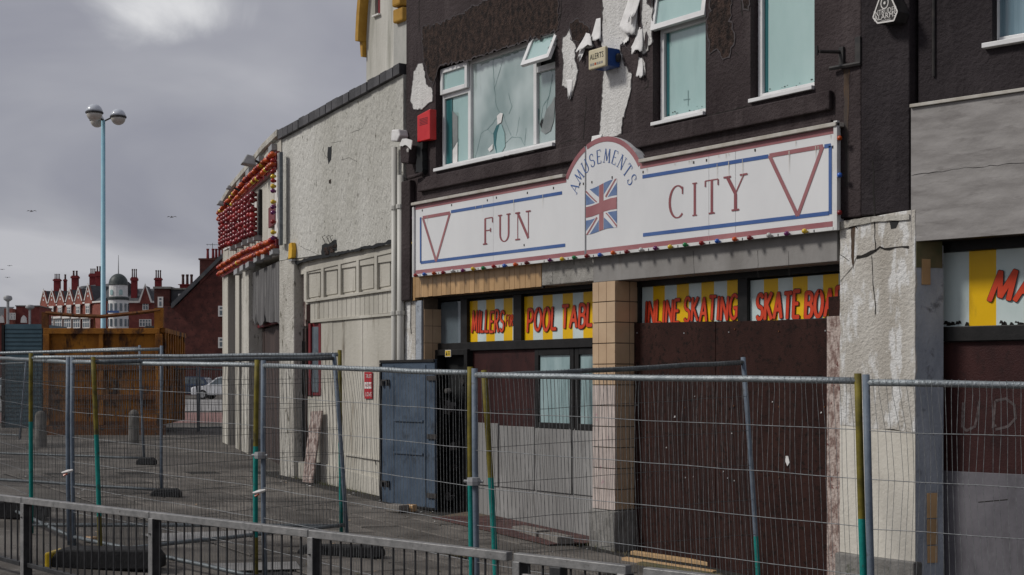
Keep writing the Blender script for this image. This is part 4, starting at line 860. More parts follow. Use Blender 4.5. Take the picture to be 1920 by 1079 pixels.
# coloured bulbs
def bulb_mesh(name, r=.035, n=8):
    mb = MB(); prof = [(.5 * r, 0), (.6 * r, .5 * r), (.95 * r, 1.0 * r), (1.0 * r, 1.5 * r), (.75 * r, 2.1 * r), (.25 * r, 2.4 * r)]
    mb.lathe(prof, (0, 0, 0), n); me = mb.build(name, m_bred); m_ = me.data; bpy.data.objects.remove(me)
    m_.polygons.foreach_set('use_smooth', [True] * len(m_.polygons)); return m_
BM = {}
def bulb(parent, world, m, r=.035, rot=(R(90), 0, 0)):
    key = (m.name, r)
    if key not in BM:
        me = bulb_mesh('bulb', r); me.materials.clear(); me.materials.append(m); BM[key] = me
    o = bpy.data.objects.new('bulb', BM[key]); COL.objects.link(o); o.parent = parent; o.location = Vector(world) - Vector(parent['_base']); o.rotation_euler = rot
    return o
seq = [m_bred, m_bblu, m_bora, m_bdred, None, m_bpur, m_byel, m_bgre]
xs_b = [783, 800, 818, 835, 853, 872, 891, 910, 930, 950, 971, 992, 1014, 1035, 1058, 1081, 1105, 1129, 1154, 1180, 1207, 1234, 1261, 1290, 1320, 1350, 1382, 1411, 1447, 1480, 1514, 1548]
for i, x in enumerate(xs_b):
    m = seq[i % 8]
    if m is None: m = m_bcle if i % 3 else None
    if m is None or i in (31,): continue
    bulb(sgn, (A.u(x, SV - .03), SV - .034, (sz0 + zbb) / 2 - .03), m, .028, (R(90 + random.uniform(-8, 8)), 0, R(random.uniform(-8, 8))))
for y, m in ((408, m_bpur), (455, m_byel), (502, m_bgre)): bulb(sgn, (s0 - .046, SV + .03, A.z(779, y, SV)), m, .028, (R(90), 0, R(-70)))
for y, m in ((262, m_bora), (331, m_bblu), (401, m_bred)): bulb(sgn, (s1 + .051, SV - .01, A.z(1566, y, SV)), m, .028, (R(90), 0, R(60)))
rnd = random.Random(12)
for x, y in ((792, 395), (847, 385), (914, 376), (931, 371), (989, 362), (1038, 353), (1087, 346), (1094, 345), (1110, 342), (1148, 333), (1206, 323), (1301, 305), (1325, 301), (1416, 282), (1562, 276), (983, 460)):
    mb = MB(A); u_, z_ = S(x, y); mb.box(u_ - .008, u_ + .008, SV - .006, SV + .002, z_ - .014, z_ + .014); mb.build('fixing_screw', m_metal, sgn)
rnd = random.Random(41)
m_run = mat('sign_grime_run', (.50, .46, .40), (.58, .555, .51), 6, .6, stretch=.2)
for k in range(26):
    x_ = rnd.uniform(785, 1560); top_z = sz1 - .066
    if 1050 < x_ < 1210: continue
    if rnd.random() < .35: top_z = sz1 - .16
    u_ = A.u(x_, SV); ln_ = rnd.uniform(.03, .06) if top_z > sz1 - .1 else rnd.uniform(.05, .25); mb = MB(A); mb.ribbon([(u_, top_z), (u_ + rnd.uniform(-.004, .004), top_z - ln_ * .5), (u_, top_z - ln_)], [rnd.uniform(.006, .014), .006, .0015], pv - .0055); mb.build('grime_run', m_run, sgn)
for i in range(len(xs_b) - 1):
    if i % 2: continue
    mb = MB(A); u_ = (A.u(xs_b[i], SV) + A.u(xs_b[i + 1], SV)) / 2; z_ = (sz0 + zbb) / 2 - .03; mb.box(u_ - .006, u_ + .006, SV - .038, SV - .034, z_ - .012, z_ + .012); mb.build('fixing_screw', m_metal, sgn)
# loose cable hanging at the left end of the sign
mb = MB(A); mb.tube([(s0 - .05, SV - .01, 4.2), (s0 - .07, SV - .02, 3.8), (s0 - .055, SV - .02, 3.5), (s0 - .08, SV - .03, 3.1), (s0 - .10, SV - .02, 2.8), (s0 - .07, SV - .03, 2.7)], .008, 5); tag(mb.build('loose_cable', m_metal), 'thin black cable dangling at the left end of the white sign', 'cable')

# ================================================================== fittings on the wall
ab = thing('alarm_box', 'cream and blue burglar alarm box lettered ALERTS on the peeling wall', 'alarm', (A.u(1120, -.05), 0, A.z(1120, 130)))
FB = Frame(A.u(1123, -.3), -.3, -6)
ub = A.u(1135, -.25); z0, z1 = A.z(1122, 127, -.25), A.z(1122, 96, -.25) + .03; zc = (z0 + z1) / 2
mb = MB(A); mb.box(ub - .30, ub - .004, -.20, -.012, z0 + .01, z1 + .0); mb.build('back_box', m_alblue, ab, bevel=.012)
mb = MB(A); mb.box(ub - .33, ub, -.25, -.205, z0, z1 + .01); mb.build('front_cover', m_alcream, ab, bevel=.014)
text_part('ALERTS', A, ub - .165, zc + .03, -.2525, .10, m_lblack, ab, squeeze=.80)
for k in range(6):
    mb = MB(A); mb.box(ub - .29 + k * .042, ub - .29 + k * .042 + .03, -.2525, -.2515, zc - .075, zc - .045); mb.build('small_print', m_bora if k == 2 else m_greyb, ab)
mb = MB(A); mb.lathe([(.02, -.05), (.035, -.03), (.035, .03), (.02, .05)], (ub + .015, -.06, zc), 8); mb.build('tamper_plug', m_metal, ab)
hx = thing('alarm_box', 'black hexagonal intruder alarm with white edge high on the corner pilaster', 'alarm', (A.u(1662, -.2), -.06, A.z(1662, 46, -.2)))
HF = -.20
def hz(x, y): return A.uz(x, y, HF)
hexp = [(1636, 34), (1645, 45), (1677, 40), (1684, 22), (1668, -14), (1652, -12)]
mb = MB(A); mb.prism([hz(*p) for p in reversed(hexp)][::-1], HF, -.03); mb.build('casing', m_metal, hx)
c_ = Vector((sum(hz(*p)[0] for p in hexp) / 6, sum(hz(*p)[1] for p in hexp) / 6)); loop = [tuple(c_ + (Vector(hz(*p)) - c_) * .95) for p in hexp]
for i in range(6):
    mb = MB(A); mb.ribbon([loop[i], loop[(i + 1) % 6]], .015, HF - .003 - .0004 * i); mb.build('white_edge', m_white, hx)
text_part('INTRUDER', A, *hz(1660, 22), HF - .004, .075, m_white, hx, squeeze=.8); text_part('ALARMS', A, *hz(1660, 31), HF - .004, .075, m_white, hx, squeeze=1.0)
text_part('CONTAINS', A, *hz(1661, 39), HF - .004, .03, m_white, hx, squeeze=.8)
mb = MB(A); mb.ribbon(arc(*hz(1659, 6), .045, .055, 0, 360, 14), .010, HF - .004); mb.ribbon(arc(*hz(1659, 6), .008, .008, 0, 360, 10), .012, HF - .0045); mb.build('ring_emblem', m_white, hx)
rb = thing('siren_box', 'bright red alarm siren box beside the left window', 'alarm', (A.u(793), 0, A.z(793, 268)))
u0, u1 = A.u(780, -.12), A.u(806, -.12); z0, z1 = A.z(795, 264, -.12), A.z(795, 210, -.12)
mb = MB(A); mb.add([(u0 + .03, -.12, z0 + .0), (u1, -.12, z0), (u1, -.003, z0), (u0, -.003, z0 + .02), (u0 + .03, -.12, z1 - .03), (u1, -.12, z1 + .02), (u1, -.003, z1 + .02), (u0, -.003, z1)],
       [(0, 3, 2, 1), (4, 5, 6, 7), (0, 1, 5, 4), (1, 2, 6, 5), (2, 3, 7, 6), (3, 0, 4, 7)]); mb.build('casing', m_redbox, rb, bevel=.012)
for k in range(5): mb = MB(A); mb.box(u0 + .10, u1 - .06, -.123, -.118, z1 - .10 - k * .022, z1 - .09 - k * .022); mb.build('vent_slot', m_dred, rb)
br = thing('wall_bracket', 'rusty black steel arm bracket bolted to the corner pilaster', 'bracket', (A.u(1590, -.1), -.06, A.z(1590, 130, -.1)))
def bt(pts, r=.02, n=6): mb = MB(A); mb.tube(pts, r, n); return mb
P3 = lambda x, y, v: (A.u(x, v), v, A.z(x, y, v))
bt([P3(1577, 98, -.07), P3(1536, 97, -.35)], .018).build('arm', m_metal, br); bt([P3(1532, 104, -.36), P3(1532, 86, -.36)], .014).build('pin', m_metal, br)
mb = MB(A); u_, z_ = A.uz(1577, 118, -.085); mb.box(u_ - .03, u_ + .03, -.09, -.06, z_ - .04, z_ + .16); mb.build('plate', m_metal, br, bevel=.004)
bt([P3(1556, 129, -.12), P3(1614, 119, -.08)], .022).build('arm', m_metal, br)
mb = MB(A); u_, z_ = A.uz(1608, 120, -.085); mb.box(u_ - .03, u_ + .04, -.095, -.055, z_, z_ + .27); mb.build('plate', m_metal, br, bevel=.004)
nt_ = thing('warning_sticker', 'small yellow warning notice on the black doorway head', 'notice', (A.u(840, V - .12), V - .105, A.z(840, 672, V - .11)))
u_, z_ = A.uz(840, 663, V - .11); mb = MB(A); mb.box(u_ - .075, u_ + .075, V - .112, V - .101, z_ - .05, z_ + .05); mb.build('plate', m_white, nt_)
mb = MB(A); mb.box(u_ - .068, u_ + .068, V - .114, V - .1125, z_ - .043, z_ + .043); mb.build('yellow_face', m_byel, nt_)
mb = MB(A); mb.prism([(u_ - .055, z_ - .03), (u_ - .01, z_ - .03), (u_ - .032, z_ + .03)], V - .1155, V - .1145); mb.build('triangle', m_lblack, nt_)
for k in range(3): mb = MB(A); mb.box(u_ + .0, u_ + .058, V - .1155, V - .1145, z_ - .025 + k * .022, z_ - .016 + k * .022); mb.build('text_line', m_lblack, nt_)

# ================================================================== right building, turned 10 degrees (frame B)
B = Frame(A.u(1716, -.02), -.02, 10.1)
rbld = thing('boarded_shop_building', 'dark rendered shop with grey plywood fascia at the right edge', 'building', tuple(B.p(2.5, 0, gz(*B.p(2.5, 0, 0)[:2]))))
bu0 = B.u(1716); bu1 = bu0 + 9
hole = (B.u(1851), B.u(1851) + 1.3, B.z(1851, 88), 6.3)
mb = MB(B); wall_holes(mb, bu0 - .02, bu1, 3.36, 9.4, [hole], .10, .3, 8); mb.build('wall', m_render2, rbld)
# pilaster at the corner
PIL = Frame(A.u(1613.5, -.075), -.075, 6)
mb = MB(PIL); mb.box(0.003, PIL.u(1705), 0, .5, 3.66, 9.4); mb.build('pilaster', m_render2, rbld, bevel=.015)
crack(PIL, [PIL.uz(1637, 300), PIL.uz(1639, 350), PIL.uz(1640, 406)], -.003, rbld, .016, seed=71)
mb = MB(B); mb.tube([(B.u(1750, .08), .085, 7.5), (B.u(1750, .08), .085, 4.95)], .014, 6); mb.build('cable', m_metal, rbld)
z0, z1 = B.z(1707, 455), B.z(1707, 206)
pl0 = B.u(1708, -.06); w_ = 1.22 * 2
for k in range(4):
    a = pl0 + k * 2.44; b = a + 2.436
    mb = MB(B); mb.box(a, b, -.06, -.03, z0, z1); mb.build('plywood_sheet', m_ply, rbld, bevel=.002)
mb = MB(B); mb.box(pl0, bu1, -.03, .12, z0 + .004, z1 - .004); mb.build('fascia_backing', m_black, rbld)
mb = MB(B); mb.box(pl0, bu1, -.09, .12, z1 + .003, z1 + .035); mb.build('fascia_lip', m_trim, rbld, bevel=.004)
crack(B, [B.uz(1709, 330, -.06), B.uz(1800, 316, -.06), B.uz(1920, 306, -.06)], -.063, rbld, .004, seed=5)
# upper window
mb = MB(B); u0 = B.u(1858, .2); frame_rect(mb, u0, hole[1] - .003, hole[2] + .05, hole[3] - .004, .07, .20, .28); win = mb.build('window', m_upvc, rbld, bevel=.006)
mb = MB(B); mb.add([(u0 + .07, .24, hole[2] + .12), (hole[1] - .07, .24, hole[2] + .12), (hole[1] - .07, .24, hole[3] - .07), (u0 + .07, .24, hole[3] - .07)], [(0, 1, 2, 3)]); mb.build('pane', mat('net_curtain_pane', (.10, .17, .21), (.22, .32, .37), 9, .06, spec=.7, stretch=.05), win)
mb = MB(B); mb.box(B.u(1842, .05), hole[1] + .05, .03, .32, hole[2] + .003, hole[2] + .05); mb.build('sill', m_upvc, win, bevel=.005)
# shopfront
VB = .34; fr_ = MB(B); g0 = B.u(1748, VB - .05)
fr_.box(g0 - .35, bu1, VB - .05, VB + .1, B.z(1830, 470, VB), z0 + .02); fr_.box(g0 - .35, B.u(1766, VB), VB - .05, VB + .1, -.5, B.z(1830, 470, VB))
fr_.box(B.u(1766, VB), bu1, VB - .06, VB + .1, B.z(1830, 640, VB), B.z(1830, 612, VB)); fr_ = fr_.build('shopfront_frame', m_black, rbld, bevel=.006)
zz0, zz1 = B.z(1840, 611, VB), B.z(1840, 470, VB); su0 = B.u(1766, VB + .01); edges = [1766, 1814, 1867, 1921]
k = 0; a = su0; step = B.u(1867, VB) - B.u(1816, VB)
b = B.u(1816, VB)
while a < bu1:
    mb = MB(B); bb = min(b, bu1); mb.add([(a, VB + .01, zz0), (bb, VB + .01, zz0), (bb, VB + .01, zz1), (a, VB + .01, zz1)], [(0, 1, 2, 3)]); mb.build('stripe', m_yel if k % 2 else m_pale, fr_); a = bb; b = a + step; k += 1
brush_word('MA', B, B.u(1864, VB), B.u(1944, VB), B.z(1890, 564, VB), B.z(1890, 512, VB), VB - .002, fr_, .20, .35, m2=m_lblack, seed=2)
rnd = random.Random(5)
for k in range(26):
    x_ = rnd.choice((rnd.uniform(1772, 1814), rnd.uniform(1868, 1918))); mb = MB(B); u_, z_ = B.uz(x_, 609 - rnd.uniform(0, 5), VB); s_ = rnd.uniform(.006, .016)
    mb.add([(u_ - s_ * 1.6, VB + .007, z_ - s_), (u_ + s_ * 1.6, VB + .007, z_ - s_), (u_ + s_, VB + .007, z_ + s_), (u_ - s_ * .5, VB + .007, z_ + s_ * 1.4)], [(0, 1, 2, 3)]); mb.build('flaked_paint', m_crack, fr_)
zg = B.z(1840, 886, VB)
mb = MB(B); mb.box(B.u(1757, VB), bu1, VB - .01, VB + .05, zg - .02, B.z(1830, 641, VB)); mb.build('maroon_board', m_maroon, rbld)
mb = MB(B); mb.box(B.u(1762, VB - .03), bu1, VB - .035, VB + .0, -.6, zg); mb.build('lilac_board', m_lilac, rbld, bevel=.004)
gr = MB(B)
for pts in ([(1806, 755), (1804, 800), (1812, 808), (1828, 800), (1834, 770), (1836, 752)], [(1866, 752), (1862, 800), (1868, 798)], [(1866, 752), (1886, 748), (1902, 760), (1904, 785), (1890, 800), (1866, 806)]):
    gr.ribbon([B.uz(x, y, VB - .013) for x, y in pts], .025, VB - .0125)
gr.build('chalk_scrawl', mat('chalk', (.045, .032, .032), (.11, .09, .09), 30, .9), rbld)
mb = MB(B); mb.ribbon([B.uz(1834, 942, VB - .04), B.uz(1890, 937, VB - .04)], .008, VB - .0375); mb.build('scratch', m_crack, rbld)
# slate-grey return of the pillar, with tan tiles still clinging to it
RET = Frame(pu1, -.078, 72)
mb = MB(RET); mb.box(0.004, .32, .004, .06, -.6, 3.32); mb.build('pillar_return', m_slate, rbld, bevel=.004)
for x0, y0, x1, y1 in ((1728, 486, 1744, 534), (1738, 925, 1757, 972), (1738, 974, 1757, 1022), (1739, 1024, 1757, 1056)):
    mb = MB(RET); mb.box(RET.u(x0), RET.u(x1), -.008, .004, RET.z(x0, y1), RET.z(x0, y0)); mb.build('clinging_tile', m_tile, rbld, bevel=.002)
mb = MB(RET); mb.box(.01, .30, -.004, .05, 3.1, 3.36); mb.build('brown_block', m_woodend, rbld)

# ================================================================== white building on the left (frame A)
WL, WR = A.u(527), A.u(756)
wb = thing('white_building', 'white roughcast building with slate coping and cream boarded timber front', 'building', ((WL + WR) / 2, 0, gz((WL + WR) / 2, 0)))
zl, zr = A.z(530, 262), A.z(755, 140)
zlow = 4.10
mb = MB(A); mb.prism([(WL, zlow), (WR, zlow), (WR, zr), (WL, zl)], 0, 7); mb.build('wall', m_rcast, wb)
mb = MB(A); mb.box(WL, WR - .01, .45, 6.9, -.5, zlow - .003); mb.build('rear_wall', m_cream2, wb)
n_c = 21; dz = (zr - zl) / (WR - WL); src = None
ctop = A.z(755, 124) - zr
for i in range(n_c):
    a = WL + (WR - WL) * i / n_c; b = WL + (WR - WL) * (i + 1) / n_c - .012
    za, zb2 = zl + dz * (a - WL), zl + dz * (b - WL)
    mb = MB(A); j = random.uniform(-.012, .012); mb.box(a, b, -.07 + j * .5, .35, za + .002 + j * .4, za + .16 + j, zb2 + .002 + j * .4, zb2 + .16 + j); mb.build('coping_tile', m_cop, wb, bevel=.004)
# wall damage: burn streaks, exposed brick hole
def wpatch(px, m, name, v=-.004, amp=.01, seed=3): mb = MB(A); mb.prism(ragged([A.uz(x, y) for x, y in px], amp, .04, seed), v, .004); return mb.build(name, m, wb)
wpatch([(615, 276), (622, 274), (621, 300), (616, 308), (614, 296)], m_hole, 'burn_mark'); wpatch([(617, 338), (621, 336), (620, 345), (617, 344)], m_rough, 'burn_mark')
hole_o = wpatch([(604, 460), (610, 456), (616, 458), (624, 452), (631, 450), (632, 470), (618, 476), (603, 478)], m_hole, 'wall_hole', -.006, .008)
for k, (x, y) in enumerate(((611, 468), (620, 465), (628, 461), (614, 474), (624, 470))):
    u_, z_ = A.uz(x, y); mb = MB(A); mb.box(u_ - .055 - .01 * (k % 2), u_ + .06, -.012 - .002 * k, -.004, z_ - .034, z_ + .03 - .006 * (k % 3)); mb.build('brick', m_rough, hole_o, bevel=.012)
for k, x in enumerate((612, 620, 626)): mb = MB(A); u_, z_ = A.uz(x, 456); mb.tube([(u_, -.02, z_), (u_ - .03, -.06, z_ + .10), (u_ + .05, -.05, z_ + .12)], .006, 4); mb.build('bent_wire', m_metal, wb)
for k, pts in enumerate(([(605, 280), (610, 292), (614, 296)], [(622, 268), (640, 266)], [(660, 250), (680, 240), (690, 220)], [(560, 460), (600, 480)], [(640, 300), (655, 296), (670, 304)], [(740, 228), (735, 224)])):
    crack(A, [A.uz(*p) for p in pts], -.003, wb, .005, seed=80 + k)
# left pillar, downpipes
mb = MB(A); mb.box(WL - .02, A.u(551, -.03), -.03, .45, -.5, zlow - .004); mb.build('pillar', m_rcast_d, wb, bevel=.02)
mb = MB(A); mb.prism([(WL - .01, zlow), (A.u(551, -.03), zlow), (A.u(548, -.03), zlow + .25), (WL - .01, zlow + .3)], -.028, -.002); mb.build('pillar_cap', m_rcast, wb)
for x, r, zt4 in ((739, .045, 5.55), (751, .055, 5.1)):
    mb = MB(A); mb.tube([(A.u(x, -.08), -.08, -.2), (A.u(x, -.08), -.08, 2.4), (A.u(x, -.08), -.075, zt4)], r, 10)
    dp = mb.build('downpipe', m_pipe, wb, smooth=True)
    for zc in (1.2, 3.0, 4.6): mb = MB(A); mb.lathe([(r + .012, zc), (r + .014, zc + .05), (r + .012, zc + .06)], (A.u(x, -.08), -.08, 0), 10); mb.build('pipe_collar', m_pipe, dp)
mb = MB(A); u_ = A.u(745, -.1); zc = A.z(745, 262, -.1)
mb.prism([(u_ - .09, zc - .02), (u_ + .10, zc - .05), (u_ + .18, zc + .03), (u_ + .14, zc + .13), (u_ - .06, zc + .15)], -.17, -.003); mb.build('rain_hopper', m_flap, wb, bevel=.02)
hp = thing('rain_hopper', 'battered dark hopper head with torn felt beside the white wall', 'hopper', (A.u(770, -.1), 0, A.z(770, 305, -.1)))
u_, z_ = A.uz(766, 288, -.12); mb = MB(A); mb.prism([(u_ - .10, z_ - .14), (u_ + .12, z_ - .17), (u_ + .16, z_ + .10), (u_ - .12, z_ + .12)], -.20, -.003); mb.build('box', m_render, hp, bevel=.02)
mb = MB(A); mb.prism(ragged([(u_ - .10, z_ + .12), (u_ + .10, z_ + .10), (u_ + .22, z_ + .02), (u_ + .26, z_ + .14), (u_ + .10, z_ + .20), (u_ - .02, z_ + .21)], .01, .05, 3), -.22, -.205); mb.build('torn_felt', m_flap, hp)
mb = MB(A); mb.prism(ragged([(u_ + .17, z_ - .3), (u_ + .34, z_ - .34), (u_ + .36, z_ + .2), (u_ + .30, z_ + .26), (u_ + .22, z_ + .22)], .015, .05, 4), -.10, -.101 + .09); mb.build('black_stain', m_hole, hp)
mb = MB(A); mb.tube([(A.u(758, -.2), -.12, A.z(758, 334, -.15)), (A.u(770, -.2), -.13, A.z(770, 332, -.15)), (A.u(792, -.1), -.10, A.z(792, 326, -.1))], .03, 8); mb.build('waste_pipe', m_render, hp, smooth=True)
bkt = MB(A); u_, z_ = A.uz(766, 282, -.2)
for k in range(6): bkt.tube([(u_, -.206, z_), (u_ + .035 * math.cos(k), -.215, z_ + .035 * math.sin(k))], .008, 4)
bkt.build('bird_dirt', m_white, hp)
# timber shopfront
TV = .06
def tb(x0, y0, x1, y1, v0, v1, m, name, parent=None, bev=.004, y0b=None, y1b=None):
    mb = MB(A); u0, u1 = A.u(x0, v0), A.u(x1, v0)
    mb.box(u0, u1, v0, v1, A.z(x0, y1, v0), A.z(x0, y0, v0), A.z(x1, y1 if y1b is None else y1b, v0), A.z(x1, y0 if y0b is None else y0b, v0)); return mb.build(name, m, parent or wb, bevel=bev)
ft = tb(558, 492, 735, 516, TV + .02, TV + .2, m_cream, 'timber_front', y0b=454, y1b=490)
tb(556, 486, 735, 492, TV - .04, TV + .02, m_cream, 'cornice', ft, y0b=446, y1b=453)
mb = MB(A); mb.prism(ragged([A.uz(545, 492), A.uz(600, 478), A.uz(660, 468), A.uz(735, 451), A.uz(735, 457), A.uz(660, 473), A.uz(600, 485), A.uz(545, 497)], .012, .06, 44), -.004, .03); mb.build('rotten_edge', m_hole, wb)
tb(573, 508, 735, 600, TV + .06, TV + .1, m_cream, 'panel_backing', ft, y0b=472, y1b=560)
xe = [572, 604, 636, 670, 704, 735]
for i in range(6):
    xa = xe[i]; ya = 508 - (xa - 572) * .225; yb = 566 - (xa - 572) * .150
    if i < 5: tb(xa - 2.5, ya, xa + 2.5, yb, TV, TV + .06, m_cream, 'stile', ft)
for i in range(5):
    xa, xb = xe[i] + 3, xe[i + 1] - 3; ya = lambda x: 514 - (x - 572) * .225; yb = lambda x: 560 - (x - 572) * .150
    tb(xa + 1, ya(xa), xb - 1, yb(xa), TV + .045, TV + .06, m_cream, 'panel', ft, .006, ya(xb), yb(xb))
tb(572, 501, 735, 511, TV + .002, TV + .06, m_cream, 'rail', ft, y0b=466, y1b=474)
tb(572, 563, 735, 568, TV - .02, TV + .06, m_cream, 'rail', ft, y0b=540, y1b=545)
xs_ = [582 + i * 8.5 for i in range(19)]
for i in range(18):
    xa, xb = xs_[i], xs_[i + 1] - .6
    f0 = lambda x: 568 - (x - 572) * .142; f1 = lambda x: 601 - (x - 582) * .095
    tb(xa, f0(xa), xb, f1(xa), TV + .02, TV + .05, m_cream, 'matchboard', ft, .003, f0(xb), f1(xb))
tb(582, 600, 735, 606, TV + .0, TV + .1, m_cream2, 'beam', ft, y0b=587, y1b=592)
tb(574, 571, 583, 603, TV + .03, TV + .06, m_brown, 'brown_offcut', ft)
# flush boards below
xb_ = [601, 624, 645, 680, 734]
for i in range(4):
    g0 = lambda x: 607 - (x - 582) * .098; g1 = lambda x: 880 + (x - 601) * .40 - 12
    tb(xb_[i] + .4, g0(xb_[i]), xb_[i + 1] - .4, g1(xb_[i]), TV + .03 + .006 * (i % 2), TV + .08, m_cream2, 'flush_board', wb, .004, g0(xb_[i + 1]), g1(xb_[i + 1]))
tb(601, 868, 735, 930, TV - .0, TV + .2, m_cream, 'plinth', wb, .006, y0b=905, y1b=975); tb(645, 850, 712, 854, TV, TV + .03, m_cream, 'ledge', wb, .003, y0b=860, y1b=864)
crack(A, [A.uz(700, 862, TV), A.uz(702, 872, TV)], TV + .026, wb, .02)
# narrow side window with dark red frame, dark narrow door and board props
sd = tb(578, 607, 601, 742, TV + .06, TV + .14, m_dred, 'side_window', wb)
tb(582, 613, 597, 736, TV + .05, TV + .062, m_glass, 'pane', sd)
for x0, x1 in ((578, 582), (597, 601)): tb(x0, 607, x1, 742, TV + .02, TV + .06, m_dred, 'jamb', sd)
tb(577, 744, 602, 868, TV + .06, TV + .12, m_cream2, 'side_panel', wb)
nd = tb(551, 616, 574, 866, TV + .08, TV + .13, m_ddoor, 'narrow_door', wb)
tb(554, 640, 571, 740, TV + .065, TV + .08, m_black, 'door_panel', nd); tb(554, 752, 571, 858, TV + .065, TV + .08, m_black, 'door_panel', nd)
tb(551, 520, 573, 612, TV + .08, TV + .13, m_osb, 'fanlight_board', wb); tb(550, 866, 580, 905, TV - .02, TV + .2, m_cream2, 'door_step', wb)
pb = thing('leaning_board', 'weathered strand board strip leaning against the cream shopfront', 'board', tuple(at(585, 24.2, gz(*at(585, 24.2)[:2]))))
mb = MB(A); u0, u1 = A.u(577, -.06), A.u(597, -.06); zg_ = gz(u0, -.15) - .0
mb.add([(u0 - .01, -.16, zg_), (u1 - .04, -.16, zg_), (u1 - .04, -.13, zg_), (u0 - .01, -.13, zg_), (u0, .0, A.z(585, 772)), (u1, .0, A.z(585, 770)), (u1, .03, A.z(585, 770)), (u0, .03, A.z(585, 772))],
       [(0, 3, 2, 1), (4, 5, 6, 7), (0, 1, 5, 4), (1, 2, 6, 5), (2, 3, 7, 6), (3, 0, 4, 7)]); mb.build('strand_panel', m_osb, pb)
yb_ = thing('yellow_light_box', 'small yellow wall lamp under the roughcast by the timber front', 'lamp', (A.u(543, -.1), 0, A.z(543, 490, -.1)))
u_ = A.u(542, -.1); mb = MB(A); mb.prism([(u_ - .07, A.z(543, 486, -.1)), (u_ + .07, A.z(543, 484, -.1)), (u_ + .09, A.z(543, 468, -.1)), (u_ + .06, A.z(543, 455, -.1)), (u_ - .04, A.z(543, 457, -.1))], -.09, -.003); mb.build('housing', mat('lamp_yellow', (.66, .36, .02), (.72, .44, .05), 5, .4), yb_, bevel=.012)
mb = MB(A); mb.box(u_ - .06, u_ + .06, -.08, -.01, A.z(543, 490, -.1), A.z(543, 486, -.1) - .002); mb.build('base', m_steel, yb_)
rn = thing('red_notice', 'tall red and white notice on the cream boards beside the steel door', 'notice', (A.u(690, TV), TV, A.z(690, 748, TV)))
tb(683, 698, 697, 748, TV + .012, TV + .028, m_notice, 'plate', rn, .002, y0b=698, y1b=748)
for y, s_ in ((705, 'THIS IS'), (722, 'ANTI CLIMB'), (740, 'PAINT')):
    pass
for y, t_ in ((706, 'TRUST'), (723, 'ANDWIZARD'), (741, 'LODGE')):
    pass
tb(683.5, 717, 696.5, 729, TV + .0105, TV + .0125, m_white, 'white_band', rn, 0)
text_part('TRUST', A, *A.uz(690, 706, TV), TV + .010, .085, m_white, rn, squeeze=.75); text_part('AND WISE', A, *A.uz(690, 723, TV), TV + .009, .075, m_notice, rn, squeeze=.62); text_part('LOVE', A, *A.uz(690, 740, TV), TV + .010, .10, m_white, rn, squeeze=.8)

# ================================================================== corner wing with the bulb sign (frame C)
C = Frame(WL - .02, 0.0, -18.4)
cb = thing('corner_building', 'cream corner building with dark doorways below the bulb sign', 'building', tuple(C.p(-4.5, 0, gz(*C.p(-4.5, 0, 0)[:2]))))
cL = C.u(417); cz = lambda x, y: (C.u(x), C.z(x, y))
top = [(527, 256), (500, 281), (470, 318), (440, 352), (420, 383)]
mb = MB(C); mb.prism([cz(417, 520), cz(440, 508), cz(470, 497), cz(527, 478)] + [cz(*p) for p in top], 0, 5); mb.build('wall', m_cream2, cb)
mb = MB(C); mb.box(cL, -.02, .55, 5, -.4, C.z(470, 500)); mb.build('rear_wall', m_ddoor, cb)
P = [cz(*p) for p in top]
for i in range(4):
    mb = MB(C); a, b = P[i + 1], P[i]; mb.prism([(a[0] + .01, a[1] + .003), (b[0] - .01, b[1] + .003), (b[0] - .01, b[1] + .12), (a[0] + .01, a[1] + .12)], -.08, .5); mb.build('coping', m_rcast_d, cb, bevel=.01)
def cbx(x0, y0, x1, y1, v0, v1, m, name, parent=cb, bev=.006):
    mb = MB(C); xm = (x0 + x1) / 2; mb.box(C.u(x0, v0), C.u(x1, v0), v0, v1, C.z(xm, y1, v0), C.z(xm, y0, v0)); return mb.build(name, m, parent, bevel=bev)
for x, y in ((506, 285), (482, 308), (463, 330), (446, 352)): cbx(x - 3, y - 12, x + 3, y, -.10, -.003, m_steel, 'fixing_block')
for x, y in ((508, 478), (492, 486), (478, 492), (463, 502), (452, 508), (441, 515)): cbx(x - 3, y - 10, x + 3, y, -.14, -.003, m_steel, 'fixing_block')
# posts and openings below
zc0 = lambda x: C.z(x, 505)
for x0, x1, m in ((417, 427, m_cream2), (441, 448, m_cream2), (453, 466, m_rcast_d)):
    mb = MB(C); mb.box(C.u(x0, -.02), C.u(x1, -.02), -.02, .54, -.3, zc0((x0 + x1) / 2) + .15); mb.build('post', m, cb, bevel=.01)
cbx(427, 527, 441, 700, .25, .3, m_greyb, 'grey_board'); cbx(427, 700, 441, 850, .25, .3, m_ddoor, 'dark_board'); cbx(448, 515, 453, 850, .2, .3, m_ddoor, 'dark_recess')
cbx(446, 820, 470, 860, .02, .5, m_plinth, 'doorstep')
sheet = MB(C); nu, nv = 14, 6; vs = []; fs = []; rnd = random.Random(3)
for j in range(nv + 1):
    for i in range(nu + 1):
        x = 466 + (524 - 466) * i / nu; yt = 516 - (x - 466) * .45; ybm = 606 + rnd.uniform(-7, 7) - (x - 466) * .06; y = yt + (ybm - yt) * j / nv
        vv = .06 + .03 * math.sin(i * 1.7) * j / nv; vs.append((C.u(x, vv), vv, C.z(x, y, vv)))
for j in range(nv):
    for i in range(nu): k = j * (nu + 1) + i; fs.append((k, k + nu + 1, k + nu + 2, k + 1))
sheet.add(vs, fs); sheet.build('tattered_sheet', m_fabric, cb)
cbx(470, 606, 524, 612, .16, .24, m_dred, 'door_head')
